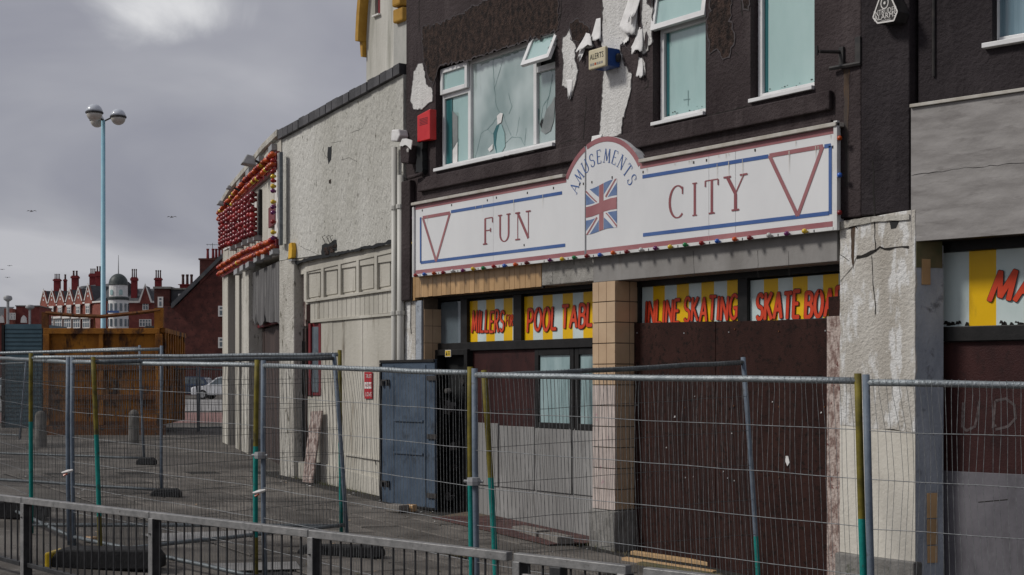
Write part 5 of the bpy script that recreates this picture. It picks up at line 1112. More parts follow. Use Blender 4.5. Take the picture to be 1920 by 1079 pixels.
for x0, x1 in ((469, 495), (496, 524)): cbx(x0, 613, x1, 870, .26, .3, m_ddoor, 'door_leaf')
# the illuminated sign itself
bs = thing('bulb_sign', 'fairground bulb sign with rows of orange and dark red lamps on cream corner', 'sign', tuple(C.p(-3, 0, C.z(470, 470))))
NV = -.07
RX, RY = .3, 0
def row(pa, pb, n, mats, ch=True, r=.050, bend=None, name='lamp_channel'):
    a = Vector(cz2(*pa)); b = Vector(cz2(*pb)); mid = Vector(cz2(*bend)) if bend else None
    pts = []
    for i in range(n):
        t = i / (n - 1)
        if mid is None: p = a.lerp(b, t)
        else: p = a.lerp(mid, t * 2) if t < .5 else mid.lerp(b, t * 2 - 1)
        pts.append(p)
    if ch:
        mb = MB(C)
        for i in range(n - 1):
            p, q = pts[i], pts[i + 1]; mb.prism([(p.x, p.y - .07), (q.x, q.y - .07), (q.x, q.y + .07), (p.x, p.y + .07)], NV, -.004)
        mb.build(name, m_dred, bs)
    for i, p in enumerate(pts):
        if random.random() < .05: continue
        m = random.choice(mats)
        bulb(bs, C.p(p.x, NV - .002, p.y), m, r, (R(90 + random.uniform(-12, 12)), 0, C.a + R(random.uniform(-10, 10))))
def cz2(x, y): return (C.u(x, NV), C.z(x, y, NV))
oy = [m_bora] * 7 + [m_bred] * 2 + [m_byel]
row((518, 291), (415, 400), 42, oy, bend=(463, 341)); row((518, 309), (415, 412), 42, oy, bend=(463, 358))
row((518, 452), (415, 502), 42, [m_bora, m_bred, m_bora], bend=(463, 473)); row((518, 465), (415, 515), 42, oy, bend=(463, 488))
row((518, 302), (518, 446), 16, [m_byel, m_bred, m_bred, m_byel, m_bpur], ch=False, r=.042)
cbx(515, 290, 521, 450, -.05, -.003, m_white, 'lamp_channel', bs); cbx(522.5, 286, 524.5, 460, -.06, -.003, m_galvd, 'conduit', bs)
cbx(484, 356, 486, 441, -.06, -.003, m_black, 'letter_side', bs); cbx(503, 386, 515, 424, -.07, -.003, m_dred, 'red_letter_box', bs)
NVs = NV; NV = -.09
for k in range(9):
    yr = 366 + k * 9.0; yl = 405 + k * 7.4
    row((482, yr), (421, yl), 13, [m_bdred, m_bdred, m_bred], ch=False, r=.062)
NV = NVs
mb = MB(C); mb.prism([cz(421, 470), cz(484, 442), cz(484, 362), cz(421, 402)], -.03, -.004); mb.build('letter_back', m_white, bs)
for k in range(5): cbx(430 + k * 11, 452 - k * 4.6, 432 + k * 11, 470 - k * 4.6, -.15, -.004, m_steel, 'letter_strut', bs)
def floodlight(px, py, s_, label):
    v = -.35; u, z = C.u(px, v), C.z(px, py, v)
    t = thing('floodlight', label, 'lamp', tuple(C.p(u, -.05, z - .2)), 'floodlights along the corner roof')
    mb = MB(C); mb.add([(u - .22 * s_, v - .22 * s_, z - .10 * s_), (u + .22 * s_, v - .22 * s_, z - .10 * s_), (u + .22 * s_, v + .15 * s_, z - .16 * s_), (u - .22 * s_, v + .15 * s_, z - .16 * s_),
                        (u - .13 * s_, v - .08 * s_, z + .14 * s_), (u + .13 * s_, v - .08 * s_, z + .14 * s_), (u + .13 * s_, v + .1 * s_, z + .10 * s_), (u - .13 * s_, v + .1 * s_, z + .10 * s_)],
           [(0, 3, 2, 1), (4, 5, 6, 7), (0, 1, 5, 4), (1, 2, 6, 5), (2, 3, 7, 6), (3, 0, 4, 7)]); mb.build('housing', m_steel, t, bevel=.02)
    mb = MB(C); mb.tube([(u, v + .1, z), (u + .05, -.02, z - .12), (u + .05, .02, z - .3)], .025, 6); mb.build('arm', m_metal, t)
floodlight(468, 301, .72, 'large grey floodlight above the bulb sign'); floodlight(430, 352, .34, 'small dark floodlight above the far end of the bulb sign'); floodlight(414, 381, .42, 'little grey floodlight at the far corner of the bulb sign')

# ================================================================== tall house behind the white building
hb = thing('rear_house', 'tall stained beige house with ochre trim behind the white building', 'building', (A.u(720, 7.5), 7.5, gz(A.u(720, 7.5), 7.5)))
RV = 7.4; ru = lambda x: A.u(x, RV)
mb = MB(A); wall_holes(mb, ru(687), ru(790), -.4, 14.5, [(ru(703), ru(713), A.z(708, 30, RV), A.z(708, -60, RV))], RV, .15, RV + 7); mb.build('wall', m_beige, hb)
mb = MB(A); mb.box(ru(705), ru(713) - .01, RV + .06, RV + .12, A.z(708, 29, RV) + .06, A.z(708, -60, RV) - .01); w3 = mb.build('window', m_dred, hb)
mb = MB(A); mb.box(ru(702), ru(714), RV - .08, RV + .04, A.z(708, 31, RV), A.z(708, 28, RV)); mb.build('sill', m_white, w3)
mb = MB(A); mb.box(A.u(738, RV - .5), ru(795), RV - .5, RV - .004, -.4, A.z(750, 40, RV - .5)); mb.build('chimney_breast', m_beiged, hb)
mb = MB(A); mb.box(A.u(736, RV - .62), ru(795), RV - .62, RV - .004, A.z(750, 40, RV - .6), A.z(750, 14, RV - .6)); mb.build('corbel', m_ochre, hb, bevel=.04)
mb = MB(A); mb.box(A.u(734, RV - .7), ru(795), RV - .7, RV - .004, A.z(750, 12, RV - .6), A.z(750, -8, RV - .6)); mb.build('corbel', m_ochre, hb, bevel=.05)
pts = [(687, -20), (683, 30), (681, 70), (681, 80)]
mb = MB(A); mb.prism([A.uz(x, y, RV) for x, y in reversed(pts)][::-1] + [A.uz(x + 6, y, RV) for x, y in reversed(pts)], RV - .25, RV + .3); mb.build('barge_board', m_ochre, hb, bevel=.02)
mb = MB(A); mb.prism([A.uz(684, 108, RV), A.uz(687, 108, RV), A.uz(687, 80, RV), A.uz(682, 80, RV)], RV - .12, RV + .2); mb.build('bracket', m_ochre, hb)
mb = MB(A); mb.prism([(ru(683), 14.5), (ru(795), 14.5), (ru(740), 18)], RV - .2, RV + 7.2); mb.build('roof', m_roof, hb)

# ================================================================== background
VIEW = math.degrees(math.atan2(RT[1], RT[0]))
def FP(px, Z, deg=0): p = at(px, Z); return Frame(p.x, p.y, VIEW + deg)
# ---- red brick hotel
pa, pbq = at(78, 233), at(190, 220)
TL = Frame(pbq.x, pbq.y, math.degrees(math.atan2(pbq.y - pa.y, pbq.x - pa.x))); TR = FP(235, 220, 4)
hg = gz(pbq.x, pbq.y)
hot = thing('brick_hotel', 'far red brick hotel with row of gables, chimneys and lead dome', 'building', (pbq.x, pbq.y, hg))
uA, uB = TL.u(76), TL.u(192)
ze = TL.z(150, 568)
mb = MB(TL); mb.box(uA, uB, 0, 9, hg - 1, ze); mb.build('wall', m_brick2, hot)
mb = MB(TL); zr_ = TL.z(150, 530); mb.add([(uA, 0, ze + .02), (uB, 0, ze + .02), (uB, 9, ze + .02), (uA, 9, ze + .02), (uA + 5, 4.5, zr_), (uB, 4.5, zr_)], [(0, 1, 5, 4), (2, 3, 4, 5), (1, 2, 5), (3, 0, 4), (0, 3, 2, 1)]); mb.build('roof', m_roof, hot)
def farwin(fr, u, z0, z1, w_, v, parent, nl=2, sill=True):
    mb = MB(fr); mb.box(u - w_ / 2, u + w_ / 2, v - .12, v + .05, z0, z1); o = mb.build('window', m_white, parent)
    n = nl; cw = (w_ - .12 * (n + 1)) / n
    for i in range(n):
        a = u - w_ / 2 + .12 + i * (cw + .12); zm_ = z0 + (z1 - z0) * .62
        for za, zb3 in ((z0 + .12, zm_ - .05), (zm_ + .05, z1 - .10)):
            mb = MB(fr); mb.add([(a, v - .123, za), (a + cw, v - .123, za), (a + cw, v - .123, zb3), (a, v - .123, zb3)], [(0, 1, 2, 3)]); mb.build('pane', m_glass, o)
    return o
for px, py in ((84.5, 545), (100, 545.5), (116, 545), (133, 543), (150, 541), (168, 535)):
    u = TL.u(px); zp = TL.z(px, py); hw = .62 * abs(TL.u(px) - TL.u(px - 11)); zb4 = ze - .3
    mb = MB(TL); mb.prism([(u - hw, zb4), (u + hw, zb4), (u + hw, ze + .4), (u, zp), (u - hw, ze + .4)], -.25, .1); mb.build('gable', m_brick2, hot)
    mb = MB(TL); mb.prism([(u - hw, zb4), (u + hw, zb4), (u + hw, ze + .34), (u, zp - .06), (u - hw, ze + .34)], .102, 4); mb.build('gable_roof', m_roof, hot)
    for s_ in (-1, 1):
        mb = MB(TL); mb.prism([(u + s_ * (hw + .12), ze + .25), (u + s_ * (hw - .12), ze + .25), (u, zp - .05), (u, zp + .3)][::s_], -.34, -.26); mb.build('verge', m_white, hot)
    for k in (.35, .62):
        mb = MB(TL); zz = ze + (zp - ze) * k; mb.lathe([(.16, -.05), (.16, .05)], (0, 0, 0), 8) if 0 else mb.box(u - .13, u + .13, -.30, -.255, zz - .14, zz + .14); mb.build('round_light', m_white, hot)
    mb = MB(TL); mb.box(u - hw * .62, u + hw * .62, -.40, -.26, ze - .55, ze - .25); mb.build('lintel', m_white, hot)
    farwin(TL, u, TL.z(px, 589), ze - .56, hw * 1.0, -.26, hot)
    bay = farwin(TL, u, TL.z(px, 616), TL.z(px, 598), hw * 1.9, -.5, hot, 3)
    mb = MB(TL); mb.box(u - hw * 1.0, u + hw * 1.0, -.9, -.3, TL.z(px, 598) + .02, TL.z(px, 594)); mb.build('bay_cornice', m_white, hot)
mb = MB(TL); mb.box(uA, uB, -.22, -.002, ze - .2, ze + .05); mb.build('eaves_band', m_white, hot)
def chimney(fr, px, wpx, ytop, ybot, v, pots, parent, m=m_chim, potm=m_pot, potpx=0):
    a, b = fr.u(px - wpx / 2, v), fr.u(px + wpx / 2, v); zt5, zb5 = fr.z(px, ytop, v), fr.z(px, ybot, v)
    mb = MB(fr); mb.box(a, b, v, v + (b - a) * .8, zb5 - 1.5, zt5); c = mb.build('chimney', m, parent)
    e = (b - a) * .12; mb = MB(fr); mb.box(a - e, b + e, v - e, v + (b - a) * .8 + e, zt5 - (zt5 - zb5) * .18, zt5 - (zt5 - zb5) * .06); mb.build('chimney_cap', m, c)
    for i in range(pots):
        uu = a + (b - a) * (i + .5) / pots; r_ = (b - a) / pots * .34
        mb = MB(fr); mb.lathe([(r_, 0), (r_ * .85, .6 * (1 + potpx)), (r_ * 1.1, .7 * (1 + potpx)), (r_, .8 * (1 + potpx))], (uu, v + (b - a) * .4, zt5), 8); mb.build('pot', potm, c)
CHF = FP(140, 228)
for a in ((106, 11, 523, 546, 3, 4), (121.7, 5.5, 524, 543, 5, 1), (139.6, 11.5, 517, 546, 2.5, 2), (173, 11, 513, 548, 3, 3), (184, 10, 509, 560, -4, 2)): chimney(CHF, *a, hot)
# tower with dome
TW = FP(217, 214); tr = (TW.u(236) - TW.u(199)) / 2
def zt(y): return TW.z(217, y)
mb = MB(TW); n = 20; mb.lathe([(tr, hg - 1), (tr, zt(600)), (tr, zt(560))], (0, tr, 0), n); tw = mb.build('corner_tower', m_whiteb, hot, smooth=False)
mb = MB(TW); mb.lathe([(tr * 1.06, zt(562)), (tr * 1.08, zt(558)), (tr * .96, zt(556))], (0, tr, 0), n); mb.build('tower_cornice', m_dome, tw)
mb = MB(TW); mb.lathe([(tr * .93, zt(556)), (tr * .93, zt(534))], (0, tr, 0), n); mb.build('drum', m_whiteb, tw)
mb = MB(TW); dh = zt(512) - zt(533); mb.lathe([(tr * 1.0, zt(534))] + [(max(.02, tr * .98 * math.cos(a)), zt(533) + dh * math.sin(a)) for a in [i * math.pi / 2 / 8 for i in range(9)]], (0, tr, 0), 24); mb.build('dome', m_dome, tw, smooth=True)
mb = MB(TW); mb.tube([(0, tr, zt(512)), (0, tr, zt(477))], [.09, .03], 6); mb.build('flagpole', m_steel, tw)
for k in range(7):
    a = R(-180 + 30 * k + 0); r_ = tr + .02
    for y0, y1, rr in ((569, 583, r_), (598, 612, r_)):
        WF = Frame(*(TW.p(rr * math.cos(a), tr + rr * math.sin(a), 0)[:2]), VIEW + math.degrees(a) + 90); mb = MB(WF); mb.box(-tr * .13, tr * .13, -.04, .05, zt(y1), zt(y0)); mb.build('window', m_glass, tw)
    if k in (2, 4):
        WF = Frame(*(TW.p(tr * .95 * math.cos(a), tr + tr * .95 * math.sin(a), 0)[:2]), VIEW + math.degrees(a) + 90); mb = MB(WF); mb.prism([(-tr * .17, zt(553)), (tr * .17, zt(553)), (tr * .17, zt(546))] + arc(0, zt(546), tr * .17, tr * .17, 10, 170, 6) + [(-tr * .17, zt(546))], -.04, .05); mb.build('window', m_paneg, tw)
mb = MB(TW); mb.box(-tr * .85, tr * .35, -.25, -.05, zt(587), zt(583)); mb.build('blue_sign', m_blue, tw)
# right range
uA, uB = TR.u(234), TR.u(290); ze2 = TR.z(270, 565)
mb = MB(TR); mb.box(uA, uB + 4, .5, 9, hg - 1, ze2); mb.build('wall', m_brick, hot)
mb = MB(TR); zr_ = TR.z(270, 538); mb.add([(uA, .5, ze2 + .02), (uB + 4, .5, ze2 + .02), (uB + 4, 9, ze2 + .02), (uA, 9, ze2 + .02), (uA, 4.7, zr_), (uB + 4, 4.7, zr_)], [(0, 1, 5, 4), (2, 3, 4, 5), (1, 2, 5), (3, 0, 4), (0, 3, 2, 1)]); mb.build('roof', m_roof, hot)
u = TR.u(272); zp = TR.z(272, 535); hw = abs(TR.u(272) - TR.u(260))
mb = MB(TR); mb.prism([(u - hw, ze2 - .4), (u + hw, ze2 - .4), (u + hw, ze2), (u, zp), (u - hw, ze2)], .2, .6); mb.build('gable', m_brick, hot)
mb = MB(TR); mb.prism([(u - hw, ze2 - .4), (u + hw, ze2 - .4), (u + hw, ze2 - .06), (u, zp - .06), (u - hw, ze2 - .06)], .602, 4); mb.build('gable_roof', m_roof, hot)
for s_ in (-1, 1): mb = MB(TR); mb.prism([(u + s_ * (hw + .15), ze2 - .2), (u + s_ * (hw - .15), ze2 - .2), (u, zp - .1), (u, zp + .3)][::s_], .1, .19); mb.build('verge', m_white, hot)
mb = MB(TR); mb.box(uA, uB, .3, .49, ze2 - .25, ze2 + .05); mb.build('eaves_band', m_white, hot)
farwin(TR, u, TR.z(272, 582), TR.z(272, 568), hw * .95, .45, hot); farwin(TR, u, TR.z(272, 613), TR.z(272, 599), hw * 1.9, .2, hot, 4)
chimney(TR, 251, 11, 520, 556, 1.5, 3, hot, potpx=.6); chimney(TR, 296, 12, 521, 545, 5, 3, hot, potpx=.5)
# ---- dark brick gable house
HF_ = FP(365, 112); hg2 = gz(*HF_.o[:2])
hs = thing('brick_gable_house', 'dark brown brick house with sloping gable, chimney stack and white windows', 'building', (HF_.o.x, HF_.o.y, hg2))
q = lambda x, y, v=0: HF_.uz(x, y, v)
mb = MB(HF_); mb.prism([(q(306, 600)[0], hg2 - 1), (q(450, 600)[0], hg2 - 1), q(450, 486), q(419, 486), q(331, 574), q(306, 574)], 0, 9); mb.build('wall', m_brickd, hs)
mb = MB(HF_); a, b = q(322, 578), q(420, 480); mb.prism([(a[0], a[1]), (a[0] + .1, a[1] - .0), (b[0], b[1] - .1), (b[0], b[1] + .25), (a[0], a[1] + .35)], -.25, 9.2); mb.build('roof', m_roof, hs)
mb = MB(HF_); mb.prism([q(375, 534), q(430, 480), q(430, 487), q(375, 487)][::1], -.12, 1.6); mb.build('chimney', m_brickd, hs)
mb = MB(HF_); mb.box(q(373, 500)[0], q(432, 500)[0], -.2, 1.7, q(400, 488)[1], q(400, 485)[1]); mb.build('chimney_cap', m_brickd, hs)
for x in (386, 396, 402, 408, 414, 420): mb = MB(HF_); u, z = q(x, 486); mb.lathe([(.12, 0), (.09, .7), (.12, .8), (.11, .86)], (u, .7, z), 8); mb.build('pot', m_chim, hs)
mb = MB(HF_); u, z = q(395, 486); mb.tube([(u, .7, z), (u, .7, z + 1.3)], .02, 4); mb.tube([(u - .5, .7, z + 1.2), (u + .9, .7, z + 1.15)], .015, 4)
for k in range(5): mb.tube([(u - .4 + k * .28, .6, z + 1.1), (u - .4 + k * .28, .8, z + 1.25)], .01, 4)
mb.build('aerial', m_metal, hs)
for y0, y1 in ((574, 594), (633, 653)): farwin(HF_, q(417, 580)[0], q(417, y1)[1], q(417, y0)[1], .62, 0, hs, 1)
# set back flat-roofed part with dormer
q2 = lambda x, y, v=1.0: HF_.uz(x, y, v)
mb = MB(HF_); mb.box(q2(289, 540)[0], q2(318, 540)[0], 1, 8, hg2 - 1, q2(300, 542)[1]); mb.build('annex_wall', m_brickd, hs)
mb = MB(HF_); mb.box(q2(288, 540)[0], q2(321, 540)[0], .8, 8.1, q2(300, 542)[1] + .01, q2(300, 538)[1]); mb.build('annex_roof', m_plinth, hs)
farwin(HF_, q2(301.5, 560)[0], q2(301, 577)[1], q2(301, 557)[1], .42, .98, hs, 1)
mb = MB(HF_); mb.box(q2(319, 540)[0], q2(352, 540)[0], 1.4, 8, q2(330, 575)[1], q2(330, 543)[1]); mb.build('dormer', m_roof, hs)
mb = MB(HF_); mb.box(q2(318, 540)[0], q2(372, 540)[0], 1.2, 8.2, q2(330, 543)[1] + .01, q2(330, 540)[1]); mb.build('dormer_roof', m_plinth, hs)
farwin(HF_, q2(341, 560)[0], q2(341, 571)[1], q2(341, 551)[1], .7, 1.38, hs, 1)
chimney(HF_, 349, 24, 533, 542, 3, 3, hs)
# ---- low red building far left
LF = FP(40, 205, 6); lg = gz(*LF.o[:2])
lb = thing('low_brick_building', 'low flat-roofed red brick building at the far left', 'building', (LF.o.x, LF.o.y, lg))
l = lambda x, y, v=0: LF.uz(x, y, v)
mb = MB(LF); mb.box(l(30, 580)[0], l(74, 580)[0], 0, 8, lg - 1, l(50, 575)[1]); mb.build('wall', m_brick, lb)
mb = MB(LF); mb.box(l(14, 580)[0], l(29.7, 580)[0], -2, 8, lg - 1, l(20, 580)[1]); mb.build('gable_block', m_brick2, lb)
mb = MB(LF); mb.box(l(29, 580)[0], l(75, 580)[0], -.2, 8.2, l(50, 575)[1] + .01, l(50, 573)[1]); mb.build('roof_edge', m_plinth, lb)
mb = MB(LF); mb.add([(l(-60, 580)[0], -2, l(0, 597)[1]), (l(15, 580)[0], -2, l(0, 597)[1]), (l(15, 580)[0], 4, l(0, 573)[1]), (l(-60, 580)[0], 4, l(0, 573)[1])], [(0, 1, 2, 3)]); mb.build('slate_roof', m_roof, lb)
mb = MB(LF); mb.box(l(-60, 580)[0], l(13.5, 580)[0], -1.5, 4, lg - 1, l(0, 597)[1]); mb.build('side_wall', m_brick, lb)
for x in (17.5, 22.5, 27): farwin(LF, l(x, 590, -2)[0], l(x, 600, -2)[1], l(x, 587, -2)[1], .33, -2, lb, 1)
for x in (46, 5): mb = MB(LF); mb.prism([l(x - 5, 606, -1.6), l(x + 5, 606, -1.6), l(x + 4, 597, -1.6), l(x, 592, -1.6), l(x - 4, 597, -1.6)], -2.4, -1.6); mb.build('white_porch', m_white, lb)

# ---- street lamp with three globes
lp_ = at(193.5, 60); lz = gz(lp_.x, lp_.y); k = 60 / F
sl = thing('street_lamp', 'tall pale blue lamp post carrying three globe lanterns', 'street lamp', (lp_.x, lp_.y, lz))
LMP = FP(193.5, 60); hz_ = zat(226, 60)
mb = MB(LMP); mb.tube([(0, 0, lz), (0, 0, lz + 1.2), (0, 0, lz + 1.25), (0, 0, hz_)], [.15, .15, .115, .085], 12); mb.build('pole', m_lamp, sl, smooth=True)
for px, dv, r_ in ((183.5, -.5, 15.5), (220.5, .1, 14.5), (174, .6, 13)):
    u = (px - 193.5) * k; z0 = zat(216 if dv < 0 else 219, 60) ; r_ *= k
    if dv > .3: z0 = zat(221, 60)
    lan = MB(LMP); lan.lathe([(r_ * 1.06, -.03), (r_ * 1.06, .03)], (u, dv, z0), 16); ln = lan.build('lantern', m_metal, sl)
    mb = MB(LMP); mb.lathe([(r_ * math.cos(a), .031 + r_ * .95 * math.sin(a)) for a in [i * R(88) / 6 for i in range(7)]], (u, dv, z0), 16); mb.build('globe_top', m_globe, ln, smooth=True)
    mb = MB(LMP); mb.lathe([(r_ * .95 * math.cos(a), -.031 - r_ * .95 * math.sin(a)) for a in [(6 - i) * R(88) / 6 for i in range(7)]], (u, dv, z0), 16); mb.build('globe_bowl', m_globeb, ln, smooth=True)
    mb = MB(LMP); mb.tube([(0, 0, hz_ - .05), (u * .6, dv * .6, z0 - .02), (u, dv, z0)], .035, 6); mb.build('arm', m_metal, sl)
for px, py, Z, lab in ((14.8, 562, 90, 'small grey disc-headed lamp post at the far left edge'), (56, 578, 110, 'grey disc-headed lamp post behind the teal cabin')):
    f = FP(px, Z); g0 = gz(*f.o[:2]); t = thing('street_lamp', lab, 'street lamp', (f.o.x, f.o.y, g0), 'distant disc-headed lamps'); zt6 = zat(py, Z)
    mb = MB(f); mb.tube([(0, 0, g0), (0, 0, zt6)], .09, 8); mb.build('pole', m_steel, t)
    r_ = 8 * Z / F; mb = MB(f); mb.lathe([(r_ * .4, -.12), (r_, 0), (r_, .12), (r_ * .8, .22), (.05, .26)], (0, 0, zt6), 14); mb.build('disc_head', m_steel, t)

# ---- rusty container skip
SK = FP(193, 37.8); sg = gz(*SK.o[:2]) - .02
sk = thing('rusty_skip', 'large rust-streaked yellow steel container skip behind the site fences', 'skip', (SK.o.x, SK.o.y, sg))
k_ = lambda x, y, v=0: SK.uz(x, y, v)
a, b = k_(82, 700)[0], k_(305, 700)[0]; zt7 = k_(190, 618)[1]; zb7 = sg + .28; LEN = 4.6
EB = SK.u(345, LEN)
mb = MB(SK); mb.hprism([(a + .05, .06), (b - .05, .06), (EB - .05, LEN - .02), (a + .05 + EB - b, LEN - .02)], zb7, zb7 + .1); mb.build('floor', m_rustd, sk)
mb = MB(SK); mb.box(a + .05, b - .05, .06, .10, zb7 + .1, zt7 - .05); mb.build('end_wall', m_rust, sk)
for s0_, s1_, nm in ((b, EB, 'side_wall'), (a + .04, a + EB - b + .04, 'side_wall')):
    mb = MB(SK); mb.hprism([(s0_ - .08, .1), (s0_ - .04, .1), (s1_ - .04, LEN), (s1_ - .08, LEN)], zb7 + .1, zt7 - .04); mb.build(nm, m_rust, sk)
mb = MB(SK); mb.hprism([(a + EB - b, LEN), (EB, LEN), (EB, LEN + .05), (a + EB - b, LEN + .05)], zb7 + .1, zt7 - .04); mb.build('end_wall', m_rust, sk)
for i in range(9):
    t = (i + .3) / 9; u = b + (EB - b) * t; v = LEN * t; mb = MB(SK); mb.box(u - .04, u + .05, v, v + .13, zb7 + .02, zt7 - .05); mb.build('side_rib', m_rust, sk, bevel=.01)
mb = MB(SK); mb.add([(b - .06, 0, zt7 - .08), (b + .06, 0, zt7 - .08), (EB + .06, LEN, zt7 - .08), (EB - .06, LEN, zt7 - .08), (b - .06, 0, zt7 + .04), (b + .06, 0, zt7 + .04), (EB + .06, LEN, zt7 + .04), (EB - .06, LEN, zt7 + .04)],
                    [(0, 3, 2, 1), (4, 5, 6, 7), (0, 1, 5, 4), (1, 2, 6, 5), (2, 3, 7, 6), (3, 0, 4, 7)]); mb.build('side_rail', m_rust, sk)
mb = MB(SK); mb.box(a, b - .062, -.05, .11, zt7 - .12, zt7 + .03); mb.build('top_rail', m_rust, sk, bevel=.01)
for x0, w_ in ((82, .16), (292, .18)): mb = MB(SK); u = k_(x0, 700)[0]; mb.box(u, u + w_, -.06, .058, zb7, zt7 - .122); mb.build('corner_post', m_rust, sk, bevel=.01)
for x in (190,): mb = MB(SK); u = k_(x, 700)[0]; mb.box(u - .06, u + .06, -.03, .058, zb7, zt7 - .122); mb.build('stiffener', m_rust, sk, bevel=.008)
for y in (745, 690): mb = MB(SK); z = k_(190, y)[1]; mb.box(a + .17, b - .19, -.035, .057, z - .07, z + .07); mb.build('cross_beam', m_rustd, sk, bevel=.008)
mb = MB(SK); mb.box(a - .05, b + .02, -.1, .3, sg - .02, zb7 - .01); mb.build('skid', m_rustd, sk)
for x0, y0 in ((86, 586), (302, 578)): mb = MB(SK); u, z = k_(x0, y0); w_ = .10 if x0 == 86 else .17; mb.box(u - w_, u + .06, -.04, .08, zt7 + .032, z); mb.build('stub_post', m_rust if x0 > 200 else m_rustd, sk)
mb = MB(SK); mb.tube([(k_(86, 586)[0], .0, k_(86, 587)[1]), (k_(140, 592)[0], 0, k_(140, 592)[1]), (k_(190, 594)[0], 0, k_(190, 594)[1]), (k_(250, 588)[0], 0, k_(250, 588)[1]), (k_(300, 582)[0], 0, k_(300, 582)[1])], .055, 6); mb.build('bent_bar', m_rustd, sk)
mb = MB(SK); mb.tube([(k_(177, 596)[0], 0, k_(177, 594)[1]), (k_(178, 617)[0], 0, zt7)], .02, 5); mb.build('hook_rod', m_rustd, sk)
mb = MB(SK); u, z = k_(282, 612); mb.box(u - .25, u + .2, .3, .7, zt7 - .2, z + .02); mb.build('rubbish', m_rubber, sk, bevel=.05)
# ---- teal cabin
KB = FP(43, 43); kg = gz(*KB.o[:2]); kx = lambda x: KB.u(x)
cbn = thing('metal_cabin', 'teal corrugated metal cabin beside the rusty skip', 'cabin', (KB.o.x, KB.o.y, kg)); ktop = KB.z(43, 608)
mb = MB(KB); mb.box(kx(9), kx(79), .03, 2.4, kg - .05, ktop); mb.build('body', m_cabin, cbn)
nr = 24
for i in range(nr): z = kg + .1 + (ktop - kg - .12) * i / nr; mb = MB(KB); mb.box(kx(9.5), kx(78.5), 0, .029, z, z + (ktop - kg) / nr * .6); mb.build('slat', m_cabin, cbn)
for x in (3, 80): mb = MB(KB); mb.box(kx(x), kx(x + 5), -.02, .2, kg - .05, ktop - .02); mb.build('corner_post', m_black, cbn)
# ---- bollards
for px, py, Z, lab in ((251, 832, 32.5, 'round-topped stone bollard in front of the rusty skip'), (76, 842, 31, 'stone bollard beside the left end of the rusty skip')):
    f = FP(px, Z); g0 = gz(*f.o[:2]); r_ = .125; h = .78
    mb = MB(f); mb.lathe([(r_ * 1.08, -.05), (r_, .0), (r_ * .95, h - .12), (r_ * .8, h - .05), (r_ * .5, h - .01), (.02, h)], (0, 0, g0), 14)
    tag(mb.build('bollard', m_boll, smooth=True, origin=(f.o.x, f.o.y, g0)), lab, 'bollard', 'stone bollards by the skip')
# ---- parked cars
def car(px, Z, rot, m, label):
    p = at(px, Z); g0 = gz(p.x, p.y) + .02; t = thing('parked_car', label, 'car', (p.x, p.y, g0), 'cars parked far off'); f = Frame(p.x, p.y, VIEW + rot)
    prof = [(-2.05, .28), (2.05, .28), (2.08, .62), (1.95, .80), (1.0, .92), (-1.75, .95), (-2.06, .85), (-2.1, .5)]
    mb = MB(f); mb.prism([(u, g0 + z) for u, z in prof], -.86, .86); mb.build('body', m, t, bevel=.06)
    cab = [(-1.70, .93), (1.05, .91), (.42, 1.40), (.1, 1.46), (-.9, 1.46), (-1.35, 1.38)]
    mb = MB(f); n = len(cab)
    mb.add([(u, -.82 + (.14 if z > 1.2 else 0), g0 + z) for u, z in cab] + [(u, .82 - (.14 if z > 1.2 else 0), g0 + z) for u, z in cab], [tuple(range(n)), tuple(range(2 * n - 1, n - 1, -1))] + [(i, i + n, (i + 1) % n + n, (i + 1) % n) for i in range(n)]); mb.build('roof', m, t)
    for s_ in (-1, 1):
        for w3 in ([(-1.45, .97), (-.42, .97), (-.42, 1.40), (-.95, 1.40), (-1.2, 1.33)], [(-.34, .97), (.86, .96), (.36, 1.34), (.05, 1.40), (-.34, 1.40)]):
            mb = MB(f); pts = [(u, s_ * (.832 - (.135 if z > 1.2 else 0.01)), g0 + z) for u, z in w3]; mb.add(pts if s_ < 0 else pts[::-1], [tuple(range(len(pts)))]); mb.build('side_window', m_glass, t)
        for wx in (-1.3, 1.3):
            mb = MB(f); n = 16; mb.add([(wx + .31 * math.cos(2 * math.pi * j / n), s_ * .68, g0 + .31 + .31 * math.sin(2 * math.pi * j / n)) for j in range(n)] + [(wx + .31 * math.cos(2 * math.pi * j / n), s_ * .875, g0 + .31 + .31 * math.sin(2 * math.pi * j / n)) for j in range(n)],
                   [tuple(range(n)), tuple(range(2 * n - 1, n - 1, -1))] + [(j, j + n, (j + 1) % n + n, (j + 1) % n) for j in range(n)]); wo = mb.build('wheel', m_tyre, t)
            mb = MB(f); mb.add([(wx + .19 * math.cos(2 * math.pi * j / n), s_ * .879, g0 + .31 + .19 * math.sin(2 * math.pi * j / n)) for j in range(n)], [tuple(range(n))]); mb.build('rim', m_steel, wo)
        mb = MB(f); mb.box(1.9, 2.09, s_ * .62 - .16, s_ * .62 + .16, g0 + .62, g0 + .76); mb.build('headlight', m_lightlens, t); mb = MB(f); mb.box(-2.11, -1.98, s_ * .68 - .12, s_ * .68 + .12, g0 + .6, g0 + .84); mb.build('tail_light', m_notice, t)
    mb = MB(f); mb.add([(1.0, -.72, g0 + .95), (1.0, .72, g0 + .95), (.47, .62, g0 + 1.38), (.47, -.62, g0 + 1.38)], [(0, 1, 2, 3)]); mb.build('windscreen', m_glass, t)
car(425, 92, 172, m_carw, 'white parked car showing beside the cream corner building'); car(352, 98, 175, m_carb, 'dark blue parked car just right of the rusty skip'); car(26, 88, 160, m_cars, 'silver parked car at the far left behind the fences')
